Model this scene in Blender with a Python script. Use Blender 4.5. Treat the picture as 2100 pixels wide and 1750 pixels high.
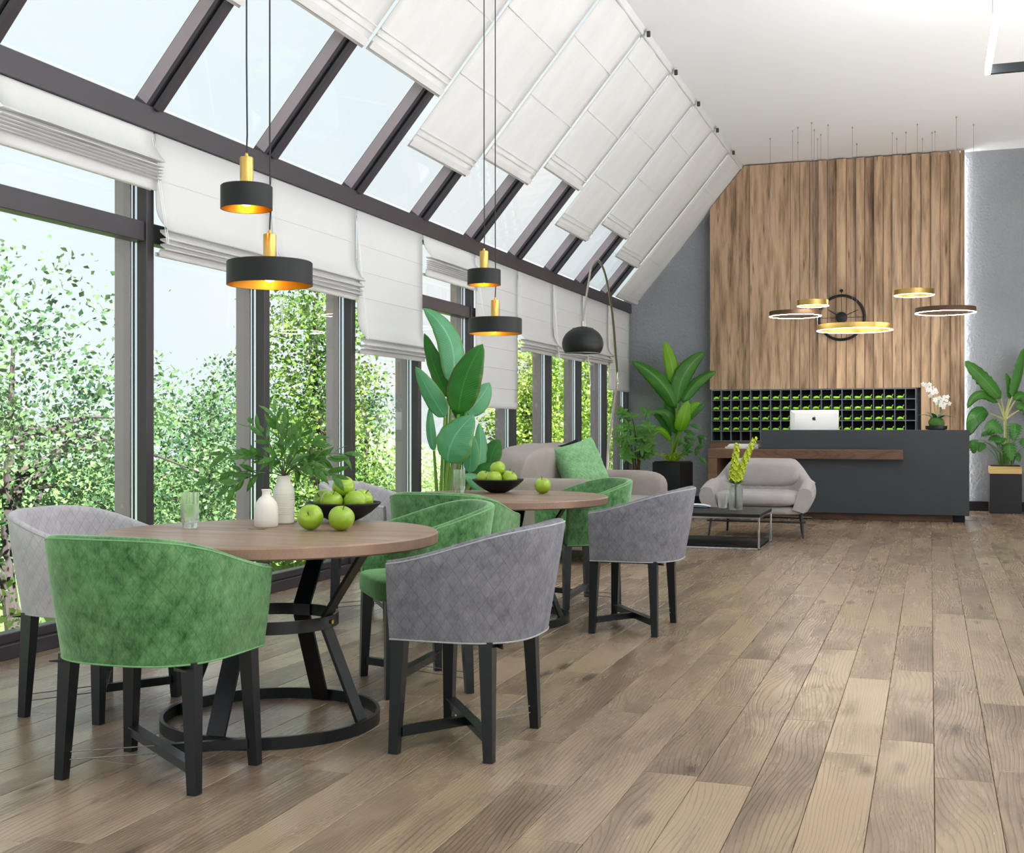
import bpy, math, random
from mathutils import Vector, Matrix
from math import sin, cos, pi, radians, sqrt, hypot
random.seed(7)
sc = bpy.context.scene
for o in list(bpy.data.objects):
    bpy.data.objects.remove(o)
C = sc.collection

# ------------------------------------------------------------------ camera
F_PX, CX, HY, EYE = 2450.0, 1050.0, 877.0, 1.16      # focal length and horizon for the 2100 x 1750 frame
YAW = math.atan((1908 - 1050) / F_PX)
cam = bpy.data.cameras.new('camera')
cam.sensor_fit = 'HORIZONTAL'; cam.sensor_width = 36.0
cam.lens = F_PX / 2100 * 36.0
cam.shift_y = (HY - 875.0) / 2100
cam.clip_start = 0.05; cam.clip_end = 300
camo = bpy.data.objects.new('camera', cam); C.objects.link(camo)
camo.location = (0, 0, EYE); camo.rotation_euler = (pi / 2, 0, YAW)
sc.camera = camo

# ------------------------------------------------------------------ exposure, world, sun
vs = sc.view_settings
vs.view_transform = 'Standard'; vs.look = 'None'; vs.gamma = 1.0; vs.use_curve_mapping = False
vs.exposure = 0.9
SKY_STRENGTH = 0.61
LED_ROOM = 18.0
SUN = 18.0
sc.cycles.use_denoising = True
sc.cycles.max_bounces = 10; sc.cycles.diffuse_bounces = 5; sc.cycles.glossy_bounces = 4
sc.cycles.transparent_max_bounces = 24; sc.cycles.transmission_bounces = 10
sc.cycles.sample_clamp_indirect = 6.0
sc.cycles.caustics_reflective = False; sc.cycles.caustics_refractive = False

w = bpy.data.worlds.new('sky'); sc.world = w; w.use_nodes = True
nt = w.node_tree; nt.nodes.clear()
wo = nt.nodes.new('ShaderNodeOutputWorld'); bg = nt.nodes.new('ShaderNodeBackground')
tc = nt.nodes.new('ShaderNodeTexCoord'); nz = nt.nodes.new('ShaderNodeTexNoise'); rp = nt.nodes.new('ShaderNodeValToRGB')
nz.inputs['Scale'].default_value = 2.6; nz.inputs['Detail'].default_value = 5
nt.links.new(tc.outputs['Generated'], nz.inputs['Vector']); nt.links.new(nz.outputs['Fac'], rp.inputs['Fac'])
rp.color_ramp.elements[0].position = 0.52; rp.color_ramp.elements[0].color = (0.82, 0.905, 0.95, 1)
rp.color_ramp.elements[1].position = 0.72; rp.color_ramp.elements[1].color = (0.95, 0.975, 0.99, 1)
nt.links.new(rp.outputs['Color'], bg.inputs['Color']); bg.inputs['Strength'].default_value = SKY_STRENGTH
nt.links.new(bg.outputs['Background'], wo.inputs['Surface'])

sl = bpy.data.lights.new('sun', 'SUN'); sl.energy = SUN; sl.angle = radians(1.0); sl.color = (1.0, 0.985, 0.965)
so = bpy.data.objects.new('sun', sl); C.objects.link(so)
so.rotation_euler = Vector((-0.60, 0.30, -0.69)).to_track_quat('-Z', 'Y').to_euler()

# ------------------------------------------------------------------ pixel helpers (a pixel is a direction)
_c, _s = cos(YAW), sin(YAW)
def ray(x, y):
    a = (x - CX) / F_PX; b = -(y - HY) / F_PX
    return Vector((a * _c - _s, a * _s + _c, b))
def onz(x, y, z=0.0):
    r = ray(x, y); t = (z - EYE) / r.z
    return Vector((r.x * t, r.y * t, z))
def ony(x, y, Y):
    r = ray(x, y); t = Y / r.y
    return Vector((r.x * t, Y, EYE + r.z * t))
def onx(x, y, X):
    r = ray(x, y); t = X / r.x
    return Vector((X, r.y * t, EYE + r.z * t))
def atd(x, y, d):
    r = ray(x, y)
    return Vector((r.x * d, r.y * d, EYE + r.z * d))

# ------------------------------------------------------------------ object helpers
def tag(o, label=None, cat=None, group=None, kind=None):
    if label: o['label'] = label
    if cat: o['category'] = cat
    if group: o['group'] = group
    if kind: o['kind'] = kind
    return o
def thing(name, label, cat, loc=(0, 0, 0), rz=0.0, group=None):
    o = bpy.data.objects.new(name, None); C.objects.link(o)
    o.location = loc; o.rotation_euler = (0, 0, rz); o.empty_display_size = 0.1
    return tag(o, label, cat, group)
def link(name, me, parent=None, loc=None, rot=None, scale=None):
    o = bpy.data.objects.new(name, me); C.objects.link(o)
    if parent: o.parent = parent
    if loc is not None: o.location = loc
    if rot is not None: o.rotation_euler = rot
    if scale is not None: o.scale = scale
    return o
def copy_tree(o, parent=None):
    c = o.copy(); C.objects.link(c); c.parent = parent
    for ch in list(o.children):
        if ch is not c: copy_tree(ch, c)
    return c

class MB:
    def __init__(s): s.v = []; s.f = []; s.uv = {}
    def add(s, vs_, fs_):
        b = len(s.v); s.v += [tuple(p) for p in vs_]; s.f += [tuple(i + b for i in q) for q in fs_]; return b
    def box(s, x0, x1, y0, y1, z0, z1, M=None):
        vs_ = [Vector((x, y, z)) for z in (z0, z1) for y in (y0, y1) for x in (x0, x1)]
        if M is not None: vs_ = [M @ p for p in vs_]
        s.add(vs_, [(0, 2, 3, 1), (4, 5, 7, 6), (0, 1, 5, 4), (2, 6, 7, 3), (0, 4, 6, 2), (1, 3, 7, 5)]); return s
    def cbox(s, x0, x1, y0, y1, z0, z1, c=0.003, M=None):
        """box with chamfered edges"""
        vs_ = []; ids = {}
        lo = (x0, y0, z0); hi = (x1, y1, z1)
        for k in range(8):
            sg = [(k >> a) & 1 for a in range(3)]
            for ax in range(3):
                p = [0, 0, 0]
                for a in range(3):
                    e = hi[a] if sg[a] else lo[a]
                    p[a] = e if a == ax else (e - c if sg[a] else e + c)
                ids[(k, ax)] = len(vs_); vs_.append(Vector(p))
        fs_ = []
        for ax in range(3):
            b, d = (ax + 1) % 3, (ax + 2) % 3
            for sd in (0, 1):
                q = [(sd << ax) | (i << b) | (j << d) for i, j in ((0, 0), (1, 0), (1, 1), (0, 1))]
                f = [ids[(k, ax)] for k in q]
                fs_.append(tuple(f if sd else f[::-1]))
        for ax in range(3):
            b, d = (ax + 1) % 3, (ax + 2) % 3
            for i in (0, 1):
                for j in (0, 1):
                    k0 = (i << b) | (j << d); k1 = k0 | (1 << ax)
                    f = [ids[(k0, b)], ids[(k1, b)], ids[(k1, d)], ids[(k0, d)]]
                    fs_.append(tuple(f if i == j else f[::-1]))
        for k in range(8):
            f = [ids[(k, 0)], ids[(k, 1)], ids[(k, 2)]]
            fs_.append(tuple(f if bin(k).count('1') % 2 else f[::-1]))
        if M is not None: vs_ = [M @ p for p in vs_]
        s.add(vs_, fs_); return s
    def bar(s, a, b, wx, wy, wx2=None, wy2=None, up=(0, 1, 0)):
        """rectangular bar from a to b, sections wx*wy -> wx2*wy2; up = direction of wy"""
        a = Vector(a); b = Vector(b); t = (b - a).normalized(); up = Vector(up)
        sx = t.cross(up)
        if sx.length < 1e-4: sx = t.cross(Vector((1, 0, 0)))
        sx.normalize(); sy = sx.cross(t).normalized()
        wx2 = wx if wx2 is None else wx2; wy2 = wy if wy2 is None else wy2
        vs_ = []
        for p, u, v in ((a, wx, wy), (b, wx2, wy2)):
            for i, j in ((-1, -1), (1, -1), (1, 1), (-1, 1)): vs_.append(p + sx * (i * u / 2) + sy * (j * v / 2))
        s.add(vs_, [(0, 1, 2, 3), (7, 6, 5, 4), (0, 4, 5, 1), (1, 5, 6, 2), (2, 6, 7, 3), (3, 7, 4, 0)]); return s
    def tube(s, pts, r, n=8, closed=False, cap=True):
        pts = [Vector(p) for p in pts]; m = len(pts)
        rs = r if isinstance(r, (list, tuple)) else [r] * m
        prev = None; rings = []
        for i, p in enumerate(pts):
            if closed: t = pts[(i + 1) % m] - pts[i - 1]
            else: t = pts[min(i + 1, m - 1)] - pts[max(i - 1, 0)]
            t.normalize()
            if prev is None:
                u = t.cross(Vector((0, 0, 1)))
                if u.length < 1e-3: u = t.cross(Vector((1, 0, 0)))
            else: u = prev - t * prev.dot(t)
            u.normalize(); prev = u; v = t.cross(u)
            rings.append([p + (u * cos(2 * pi * k / n) + v * sin(2 * pi * k / n)) * rs[i] for k in range(n)])
        vs_ = [q for g in rings for q in g]; fs_ = []
        for i in range(m if closed else m - 1):
            j = (i + 1) % m
            for k in range(n):
                k2 = (k + 1) % n
                fs_.append((i * n + k, i * n + k2, j * n + k2, j * n + k))
        if cap and not closed:
            fs_.append(tuple(range(n))[::-1]); fs_.append(tuple((m - 1) * n + k for k in range(n)))
        s.add(vs_, fs_); return s
    def lathe(s, prof, n=32, c=(0, 0, 0), closed=False):
        """prof: list of (r, z); r=0 ends close"""
        vs_ = []; fs_ = []; idx = []
        for r, z in prof:
            if r < 1e-6: idx.append([len(vs_)]); vs_.append((c[0], c[1], c[2] + z))
            else:
                idx.append(list(range(len(vs_), len(vs_) + n)))
                vs_ += [(c[0] + r * cos(2 * pi * k / n), c[1] + r * sin(2 * pi * k / n), c[2] + z) for k in range(n)]
        L = len(prof)
        for i in range(L if closed else L - 1):
            A, B = idx[i], idx[(i + 1) % L]
            for k in range(n):
                k2 = (k + 1) % n
                if len(A) == 1 and len(B) == 1: continue
                if len(A) == 1: fs_.append((A[0], B[k2], B[k]))
                elif len(B) == 1: fs_.append((A[k], A[k2], B[0]))
                else: fs_.append((A[k], A[k2], B[k2], B[k]))
        s.add(vs_, fs_); return s
    def grid(s, fn, nu, nv, cu=False, cv=False):
        vs_ = [fn(i / (nu if cu else nu - 1), j / (nv if cv else nv - 1)) for i in range(nu) for j in range(nv)]
        fs_ = []
        for i in range(nu if cu else nu - 1):
            for j in range(nv if cv else nv - 1):
                i2, j2 = (i + 1) % nu, (j + 1) % nv
                fs_.append((i * nv + j, i2 * nv + j, i2 * nv + j2, i * nv + j2))
        s.add(vs_, fs_); return s
    def mesh(s, name, mat, smooth=False):
        me = bpy.data.meshes.new(name); me.from_pydata(s.v, [], s.f); me.update()
        if mat: me.materials.append(mat)
        if smooth:
            me.polygons.foreach_set('use_smooth', [True] * len(me.polygons))
            if smooth != 'all':
                try: me.set_sharp_from_angle(angle=radians(38))
                except Exception: pass
        return me
    def build(s, name, mat, parent=None, smooth=False, loc=None, rot=None, fix=True):
        me = s.mesh(name, mat, smooth)
        if fix and len(s.f) < 60000:
            import bmesh
            b = bmesh.new(); b.from_mesh(me); bmesh.ops.recalc_face_normals(b, faces=b.faces); b.to_mesh(me); b.free()
        return link(name, me, parent, loc, rot)

# ------------------------------------------------------------------ materials
class NB:
    def __init__(s, name):
        s.m = bpy.data.materials.new(name); s.m.use_nodes = True; s.t = s.m.node_tree; s.t.nodes.clear()
        s.out = s.n('ShaderNodeOutputMaterial')
    def n(s, ty, props=None, **inp):
        nd = s.t.nodes.new(ty)
        for k, v in (props or {}).items(): setattr(nd, k, v)
        for k, v in inp.items():
            key = k.replace('_', ' ')
            sk = None
            if k.startswith('i') and k[1:].isdigit(): sk = nd.inputs[int(k[1:])]
            else: sk = nd.inputs[key]
            if isinstance(v, bpy.types.NodeSocket): s.t.links.new(v, sk)
            else: sk.default_value = v
        return nd
    def math(s, op, a, b=None, clamp=False):
        nd = s.n('ShaderNodeMath', {'operation': op, 'use_clamp': clamp}, i0=a)
        if b is not None:
            if isinstance(b, bpy.types.NodeSocket): s.t.links.new(b, nd.inputs[1])
            else: nd.inputs[1].default_value = b
        return nd.outputs[0]
    def vmath(s, op, a, b):
        return s.n('ShaderNodeVectorMath', {'operation': op}, i0=a, i1=b).outputs[0]
    def mix(s, fac, a, b, mode='MIX'):
        nd = s.n('ShaderNodeMix', {'data_type': 'RGBA', 'blend_type': mode})
        for i, v in ((0, fac), (6, a), (7, b)):
            if isinstance(v, bpy.types.NodeSocket): s.t.links.new(v, nd.inputs[i])
            else: nd.inputs[i].default_value = v if i == 0 else (v[0], v[1], v[2], 1)
        return nd.outputs[2]
    def ramp(s, fac, stops):
        nd = s.n('ShaderNodeValToRGB', None, Fac=fac); cr = nd.color_ramp
        while len(cr.elements) < len(stops): cr.elements.new(0.5)
        for e, (p, c) in zip(cr.elements, stops):
            e.position = p; e.color = (c, c, c, 1) if isinstance(c, (int, float)) else (c[0], c[1], c[2], 1)
        return nd.outputs['Color']
    def coord(s, kind='Object', scale=None, rand=False):
        v = s.n('ShaderNodeTexCoord').outputs[kind]
        if rand:
            r = s.n('ShaderNodeObjectInfo').outputs['Random']
            q = s.n('ShaderNodeVectorMath', {'operation': 'SCALE'}, i0=(37.0, 61.0, 23.0)); s.t.links.new(r, q.inputs['Scale'])
            v = s.vmath('ADD', v, q.outputs[0])
        if scale: v = s.vmath('MULTIPLY', v, scale)
        return v
    def noise(s, vec, scale, detail=3.0, rough=0.5, out='Fac'):
        return s.n('ShaderNodeTexNoise', None, Vector=vec, Scale=scale, Detail=detail, Roughness=rough).outputs[out]
    def bump(s, h, strength=0.2, dist=0.01):
        return s.n('ShaderNodeBump', None, Height=h, Strength=strength, Distance=dist).outputs[0]
    def bsdf(s, **inp):
        b = s.n('ShaderNodeBsdfPrincipled', None, **inp); s.t.links.new(b.outputs[0], s.out.inputs[0]); return b

def rgb(r, g, b):
    def f(c):
        c /= 255.0
        return c / 12.92 if c <= 0.04045 else ((c + 0.055) / 1.055) ** 2.4
    return (f(r), f(g), f(b), 1.0)
def sc3(c, k): return (c[0] * k, c[1] * k, c[2] * k, 1)

def plain(name, col, rough=0.5, metal=0.0, var=0.06, nscale=6.0, bump=0.0, bscale=60.0, spec=0.5, coat=0.0):
    b = NB(name); v = b.coord()
    n = b.noise(v, nscale, 3)
    col2 = b.mix(n, sc3(col, 1 - var), sc3(col, 1 + var))
    kw = dict(Base_Color=col2, Roughness=rough, Metallic=metal, Specular_IOR_Level=spec, Coat_Weight=coat)
    if bump: kw['Normal'] = b.bump(b.noise(v, bscale, 4), bump, 0.005)
    b.bsdf(**kw); return b.m

def wood(name, light, dark, grain='y', rough=0.42, across=1.0, rand=True, contrast=1.0, spec=0.4, knots=True, lines=0.8):
    """board wood: rings stretched along the grain, darker patches, fine fibre, knots"""
    b = NB(name)
    v = b.coord('Object', rand=rand)
    sx = b.n('ShaderNodeSeparateXYZ', None, Vector=v).outputs
    order = {'y': (0, 1, 2), 'z': (0, 2, 1), 'x': (1, 0, 2)}[grain]
    q = b.n('ShaderNodeCombineXYZ', None, X=sx[order[0]], Y=sx[order[1]], Z=sx[order[2]]).outputs[0]
    warp = b.noise(b.vmath('MULTIPLY', q, (4.0 * across, 0.75, 4.0)), 1.0, 1.5, 0.45, 'Color')
    p = b.vmath('ADD', b.vmath('MULTIPLY', q, (1.0 * across, 0.035, 1.0)), b.vmath('MULTIPLY', warp, (0.20, 0.16, 0.05)))
    wv = b.n('ShaderNodeTexWave', {'wave_type': 'RINGS', 'rings_direction': 'Z', 'wave_profile': 'SAW'}, Vector=p, Scale=26.0, Distortion=0.7, Detail=2.0, Detail_Scale=2.0).outputs['Fac']
    ring = b.ramp(wv, [(0.0, 0.05), (0.60, 0.10), (0.88, 0.95), (1.0, 0.05)])
    patch = b.ramp(b.noise(b.vmath('MULTIPLY', q, (5.5 * across, 1.25, 5.5)), 1.0, 4.0, 0.6), [(0.40, 0.0), (0.66, 1.0)])
    fib = b.noise(b.vmath('MULTIPLY', q, (150.0, 4.0, 150.0)), 1.0, 3.0, 0.6)
    fibr = b.ramp(fib, [(0.35, 0.0), (0.68, 1.0)])
    tone = b.n('ShaderNodeObjectInfo').outputs['Random']
    fac = b.math('ADD', b.math('MULTIPLY', ring, 0.46 * lines * contrast), b.math('MULTIPLY', patch, 0.50 * contrast))
    fac = b.math('ADD', fac, b.math('MULTIPLY', fibr, 0.16))
    fac = b.math('ADD', fac, b.math('MULTIPLY', b.math('SUBTRACT', tone, 0.55), 0.34 if rand else 0.0), clamp=True)
    col = b.mix(fac, light, dark)
    if knots:
        vo = b.n('ShaderNodeTexVoronoi', {'feature': 'F1'}, Vector=b.vmath('ADD', b.vmath('MULTIPLY', q, (5.0 * across, 1.35, 1.0)), b.vmath('MULTIPLY', warp, (0.35, 0.35, 0.0))), Scale=1.0).outputs['Distance']
        kn = b.ramp(vo, [(0.03, 1.0), (0.085, 0.5), (0.16, 0.0)])
        col = b.mix(b.math('MULTIPLY', kn, 0.75), col, sc3(dark, 0.35))
    h = b.math('SUBTRACT', b.math('MULTIPLY', fib, 0.7), b.math('MULTIPLY', ring, 0.5))
    rr = b.math('ADD', b.math('MULTIPLY', patch, 0.10), b.math('ADD', b.math('MULTIPLY', fib, 0.10), rough - 0.08))
    b.bsdf(Base_Color=col, Roughness=rr, Specular_IOR_Level=spec, Normal=b.bump(h, 0.22, 0.004))
    return b.m

def fabric(name, col, dark, rough=0.9, sheen=0.6, blot=9.0, quilt=False, weave=260.0, contrast=1.0, bumpk=0.25, sheen_tint=None):
    b = NB(name); v = b.coord('Object')
    n1 = b.noise(v, blot, 6, 0.68)
    n2 = b.noise(b.vmath('MULTIPLY', v, (110.0, 110.0, 34.0)), 1.0, 4, 0.7)
    n3 = b.noise(v, blot * 0.3, 3, 0.6)
    f = b.math('ADD', b.math('ADD', b.math('MULTIPLY', n1, 0.48), b.math('MULTIPLY', n2, 0.26)), b.math('MULTIPLY', n3, 0.26))
    f = b.ramp(f, [(0.5 - 0.14 * contrast, 0.0), (0.5 + 0.14 / max(contrast, 0.3), 1.0)])
    colr = b.mix(f, dark, col)
    h = b.math('MULTIPLY', b.noise(v, weave, 2), 0.4)
    if quilt:
        uv = b.n('ShaderNodeTexCoord').outputs['UV']
        su = b.n('ShaderNodeSeparateXYZ', None, Vector=uv).outputs
        a1 = b.math('ADD', b.math('MULTIPLY', su[0], 1.25), su[1]); a2 = b.math('SUBTRACT', b.math('MULTIPLY', su[0], 1.25), su[1])
        g = None
        for a in (a1, a2):
            fr = b.math('FRACT', b.math('MULTIPLY', a, 15.0))
            t = b.math('ABSOLUTE', b.math('SUBTRACT', fr, 0.5))
            t = b.math('MULTIPLY', b.math('SUBTRACT', t, 0.44), 16.0, clamp=True)
            g = t if g is None else b.math('MAXIMUM', g, t)
        colr = b.mix(b.math('MULTIPLY', g, 0.30), colr, sc3(dark, 0.35))
        h = b.math('SUBTRACT', h, b.math('MULTIPLY', g, 0.7))
    b.bsdf(Base_Color=colr, Roughness=rough, Sheen_Weight=sheen, Sheen_Roughness=0.45, Sheen_Tint=sheen_tint or col, Specular_IOR_Level=0.15,
           Normal=b.bump(h, bumpk, 0.004))
    return b.m

def cloth(name, col, trans=0.35, stain=0.05):
    b = NB(name); v = b.coord('Object')
    n = b.noise(b.vmath('MULTIPLY', v, (1.2, 3.0, 1.2)), 1.2, 4, 0.6)
    cl = b.mix(n, sc3(col, 1 - stain), sc3(col, 1.0 + stain * 0.3))
    nm = b.bump(b.noise(v, 320, 2), 0.15, 0.002)
    d = b.n('ShaderNodeBsdfDiffuse', None, Color=cl, Normal=nm).outputs[0]
    t = b.n('ShaderNodeBsdfTranslucent', None, Color=cl).outputs[0]
    mx = b.n('ShaderNodeMixShader', None, i0=trans, i1=d, i2=t)
    b.t.links.new(mx.outputs[0], b.out.inputs[0]); return b.m

def pane_mat(name, tint=(0.97, 0.99, 0.985, 1), refl=1.0):
    b = NB(name)
    fc = b.n('ShaderNodeLayerWeight', None, Blend=0.5).outputs['Facing']
    fr = b.math('ADD', b.math('MULTIPLY', b.math('POWER', fc, 5.0), 0.90), 0.035)
    n = b.noise(b.coord(), 0.8, 2)
    t = b.n('ShaderNodeBsdfTransparent', None, Color=b.mix(n, tint, (1, 1, 1))).outputs[0]
    g = b.n('ShaderNodeBsdfGlossy', None, Color=(1, 1, 1, 1), Roughness=0.004).outputs[0]
    mx = b.n('ShaderNodeMixShader', None, i0=b.math('MULTIPLY', fr, refl), i1=t, i2=g)
    b.t.links.new(mx.outputs[0], b.out.inputs[0]); return b.m

def glassware(name, tint=(1, 1, 1, 1), ior=1.38, rough=0.0, tr=0.5):
    b = NB(name); n = b.noise(b.coord(), 5, 2)
    colr = b.mix(n, tint, (1, 1, 1))
    g = b.n('ShaderNodeBsdfGlass', None, Color=colr, Roughness=rough, IOR=ior).outputs[0]
    t = b.n('ShaderNodeBsdfTransparent', None, Color=colr).outputs[0]
    mx = b.n('ShaderNodeMixShader', None, i0=tr, i1=g, i2=t)
    b.t.links.new(mx.outputs[0], b.out.inputs[0]); return b.m

def emit(name, col, k):
    b = NB(name); n = b.noise(b.coord(), 3, 1)
    e = b.n('ShaderNodeEmission', None, Color=b.mix(n, sc3(col, 0.97), col), Strength=k)
    b.t.links.new(e.outputs[0], b.out.inputs[0]); return b.m

def leafmat(name, col, dark, rough=0.38, trans=0.30, vein=60.0, edge=None):
    """UV: x across (0.5 = midrib), y along"""
    b = NB(name); uv = b.n('ShaderNodeTexCoord').outputs['UV']; su = b.n('ShaderNodeSeparateXYZ', None, Vector=uv).outputs
    ax = b.math('ABSOLUTE', b.math('SUBTRACT', su[0], 0.5))
    mid = b.math('SUBTRACT', 1.0, b.math('MULTIPLY', ax, 26.0), clamp=True)
    vv = b.math('SINE', b.math('MULTIPLY', b.math('SUBTRACT', su[1], b.math('MULTIPLY', ax, 0.35)), vein * 6.28))
    n = b.noise(b.coord('Object', rand=True), 5, 4)
    f = b.math('ADD', n, b.math('MULTIPLY', vv, 0.10), clamp=True)
    colr = b.mix(f, dark, col)
    if edge: colr = b.mix(b.math('MULTIPLY', b.math('SUBTRACT', ax, 0.40), 8.0, clamp=True), colr, edge)
    colr = b.mix(b.math('MULTIPLY', mid, 0.6), colr, sc3(col, 1.5))
    h = b.math('SUBTRACT', vv, b.math('MULTIPLY', mid, 3.0))
    nm = b.bump(h, 0.25, 0.003)
    p = b.n('ShaderNodeBsdfPrincipled', None, Base_Color=colr, Roughness=rough, Normal=nm, Specular_IOR_Level=0.5)
    t = b.n('ShaderNodeBsdfTranslucent', None, Color=b.mix(0.5, colr, sc3(col, 1.6)))
    mx = b.n('ShaderNodeMixShader', None, i0=trans, i1=p.outputs[0], i2=t.outputs[0])
    b.t.links.new(mx.outputs[0], b.out.inputs[0]); return b.m

def crownmat(name, a, c):
    b = NB(name)
    n = b.ramp(b.noise(b.coord(), 1.3, 4, 0.65), [(0.36, 0.0), (0.64, 1.0)])
    colr = b.mix(n, a, c)
    d = b.n('ShaderNodeBsdfPrincipled', None, Base_Color=colr, Roughness=0.4)
    t = b.n('ShaderNodeBsdfTranslucent', None, Color=colr)
    mx = b.n('ShaderNodeMixShader', None, i0=0.4, i1=d.outputs[0], i2=t.outputs[0])
    b.t.links.new(mx.outputs[0], b.out.inputs[0]); return b.m

def stucco(name, col):
    b = NB(name); v = b.coord('Object')
    n = b.noise(v, 1.1, 5, 0.6); n2 = b.noise(v, 26.0, 5, 0.6); n3 = b.noise(v, 7.0, 3, 0.5)
    f = b.math('ADD', b.math('MULTIPLY', n, 0.7), b.math('MULTIPLY', n2, 0.3))
    colr = b.mix(f, sc3(col, 0.72), sc3(col, 1.28))
    h = b.math('ADD', n2, b.math('MULTIPLY', n3, 0.6))
    b.bsdf(Base_Color=colr, Roughness=0.85, Specular_IOR_Level=0.2, Normal=b.bump(h, 0.75, 0.03)); return b.m

M = {}
M['plank'] = wood('oak_plank', rgb(166, 143, 119), rgb(70, 54, 46), 'y', rough=0.26, spec=0.5, across=0.8)
M['gap'] = plain('plank_gap', rgb(50, 40, 32), 0.8)
M['tabletop'] = wood('table_wood', rgb(150, 122, 102), rgb(104, 80, 66), 'x', rough=0.36, across=2.0, knots=False, contrast=0.5, lines=0.5)
M['slat'] = wood('slat_wood', rgb(198, 168, 138), rgb(76, 56, 43), 'z', rough=0.5, across=2.4, contrast=1.05, spec=0.25)
M['deskwood'] = wood('desk_wood', rgb(122, 92, 70), rgb(66, 46, 34), 'x', rough=0.45, across=2.0, contrast=0.9, knots=False)
M['stucco'] = stucco('grey_stucco', rgb(144, 148, 155))
M['white'] = plain('white_plaster', (0.83, 0.86, 0.90, 1), 0.8, var=0.01, bump=0.03, bscale=150)
M['frame'] = plain('window_frame', rgb(60, 55, 60), 0.40, var=0.05, spec=0.4)
M['fin'] = plain('mullion_fin', rgb(160, 145, 153), 0.5, var=0.03)
M['alu'] = plain('aluminium', (0.72, 0.75, 0.80, 1), 0.25, metal=0.9, var=0.03)
M['black'] = plain('black_metal', rgb(15, 18, 21), 0.36, var=0.1, spec=0.45)
M['blackwood'] = plain('black_lacquer', rgb(15, 19, 24), 0.33, var=0.12, bump=0.06, bscale=40)
M['blackmatte'] = plain('black_matte', rgb(15, 18, 20), 0.5, var=0.1, spec=0.35)
M['brass'] = plain('brushed_brass', rgb(206, 170, 98), 0.30, metal=1.0, var=0.08, nscale=30)
M['goldin'] = plain('gold_lining', rgb(214, 158, 62), 0.34, metal=1.0, var=0.05)
M['chrome'] = plain('chrome', (0.78, 0.78, 0.79, 1), 0.14, metal=1.0, var=0.02)
M['steel'] = plain('brushed_steel', rgb(178, 172, 164), 0.28, metal=1.0, var=0.05)
M['gvelvet'] = fabric('green_velvet', rgb(112, 158, 106), rgb(34, 80, 38), sheen=0.8, blot=22.0, quilt=True, contrast=0.95, sheen_tint=rgb(206, 232, 200))
M['gpiping'] = fabric('green_piping', rgb(130, 176, 126), rgb(100, 148, 98), quilt=False)
M['gseat'] = fabric('green_seat', rgb(142, 186, 134), rgb(96, 150, 92), sheen=0.8, blot=19.0)
M['gfelt'] = fabric('grey_felt', rgb(138, 138, 145), rgb(95, 95, 103), sheen=0.3, blot=20.0, quilt=True, contrast=0.9)
M['gfpiping'] = fabric('grey_piping', rgb(176, 175, 178), rgb(150, 149, 153), quilt=False)
M['lfelt'] = fabric('pale_grey_felt', rgb(200, 196, 201), rgb(170, 166, 172), sheen=0.4, blot=20.0, quilt=True, contrast=0.8)
M['sofa'] = fabric('sofa_cloth', rgb(172, 164, 158), rgb(150, 142, 136), sheen=0.3, blot=3.0, contrast=0.6)
M['lovecloth'] = fabric('loveseat_cloth', rgb(186, 180, 178), rgb(168, 162, 160), sheen=0.3, blot=3.0, contrast=0.6)
M['knit'] = fabric('green_knit', rgb(152, 194, 150), rgb(98, 150, 98), sheen=0.6, blot=30.0, weave=70.0, bumpk=0.9)
M['blackcush'] = fabric('black_cushion_cloth', rgb(30, 31, 33), rgb(20, 21, 23), sheen=0.1)
M['blind'] = cloth('blind_cloth', (0.70, 0.70, 0.70, 1), 0.22, 0.02)
M['skyblind'] = cloth('roof_blind_cloth', (0.78, 0.78, 0.775, 1), 0.30, 0.16)
M['pane'] = pane_mat('window_pane')
M['tumbler'] = glassware('clear_glass')
M['frost'] = glassware('frosted_glass', (0.90, 0.95, 0.92, 1), 1.3, 0.28, 0.25)
M['water'] = glassware('water', (0.97, 1.0, 1.0, 1), 1.2, 0.0, 0.5)
M['ceramic'] = plain('cream_ceramic', rgb(226, 221, 212), 0.35, var=0.03, bump=0.03)
M['apple'] = None
def applemat():
    b = NB('green_apple_skin'); v = b.coord('Object', rand=True)
    n = b.noise(v, 14, 3); sp = b.n('ShaderNodeTexVoronoi', None, Vector=v, Scale=160.0).outputs['Distance']
    z = b.n('ShaderNodeSeparateXYZ', None, Vector=b.n('ShaderNodeTexCoord').outputs['Object']).outputs[2]
    colr = b.mix(n, rgb(120, 158, 30), rgb(168, 196, 52))
    colr = b.mix(b.ramp(sp, [(0.05, 0.5), (0.13, 0.0)]), colr, rgb(206, 222, 120))
    b.bsdf(Base_Color=colr, Roughness=0.28, Specular_IOR_Level=0.5, Coat_Weight=0.2); return b.m
M['apple'] = applemat()
M['stem'] = plain('brown_stem', rgb(78, 56, 34), 0.7, var=0.2, nscale=40)
M['greenstem'] = plain('green_stem', rgb(112, 150, 62), 0.5, var=0.15, nscale=20)
M['darkstem'] = plain('dark_twig', rgb(70, 72, 50), 0.6, var=0.15, nscale=20)
M['palestalk'] = plain('pale_stalk', rgb(176, 178, 118), 0.5, var=0.15, nscale=20)
M['strel'] = leafmat('strelitzia_leaf_sheen', rgb(150, 206, 176), rgb(62, 150, 80), 0.33, 0.5, 26, edge=rgb(150, 170, 50))  # pale blue-green sheen from the window put into the leaf colour
M['strel2'] = leafmat('strelitzia_leaf_dark', rgb(70, 152, 56), rgb(24, 100, 30), 0.33, 0.40, 26, edge=rgb(120, 110, 40))
M['banana'] = leafmat('banana_leaf', rgb(98, 162, 66), rgb(40, 104, 38), 0.36, 0.42, 22)
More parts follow.
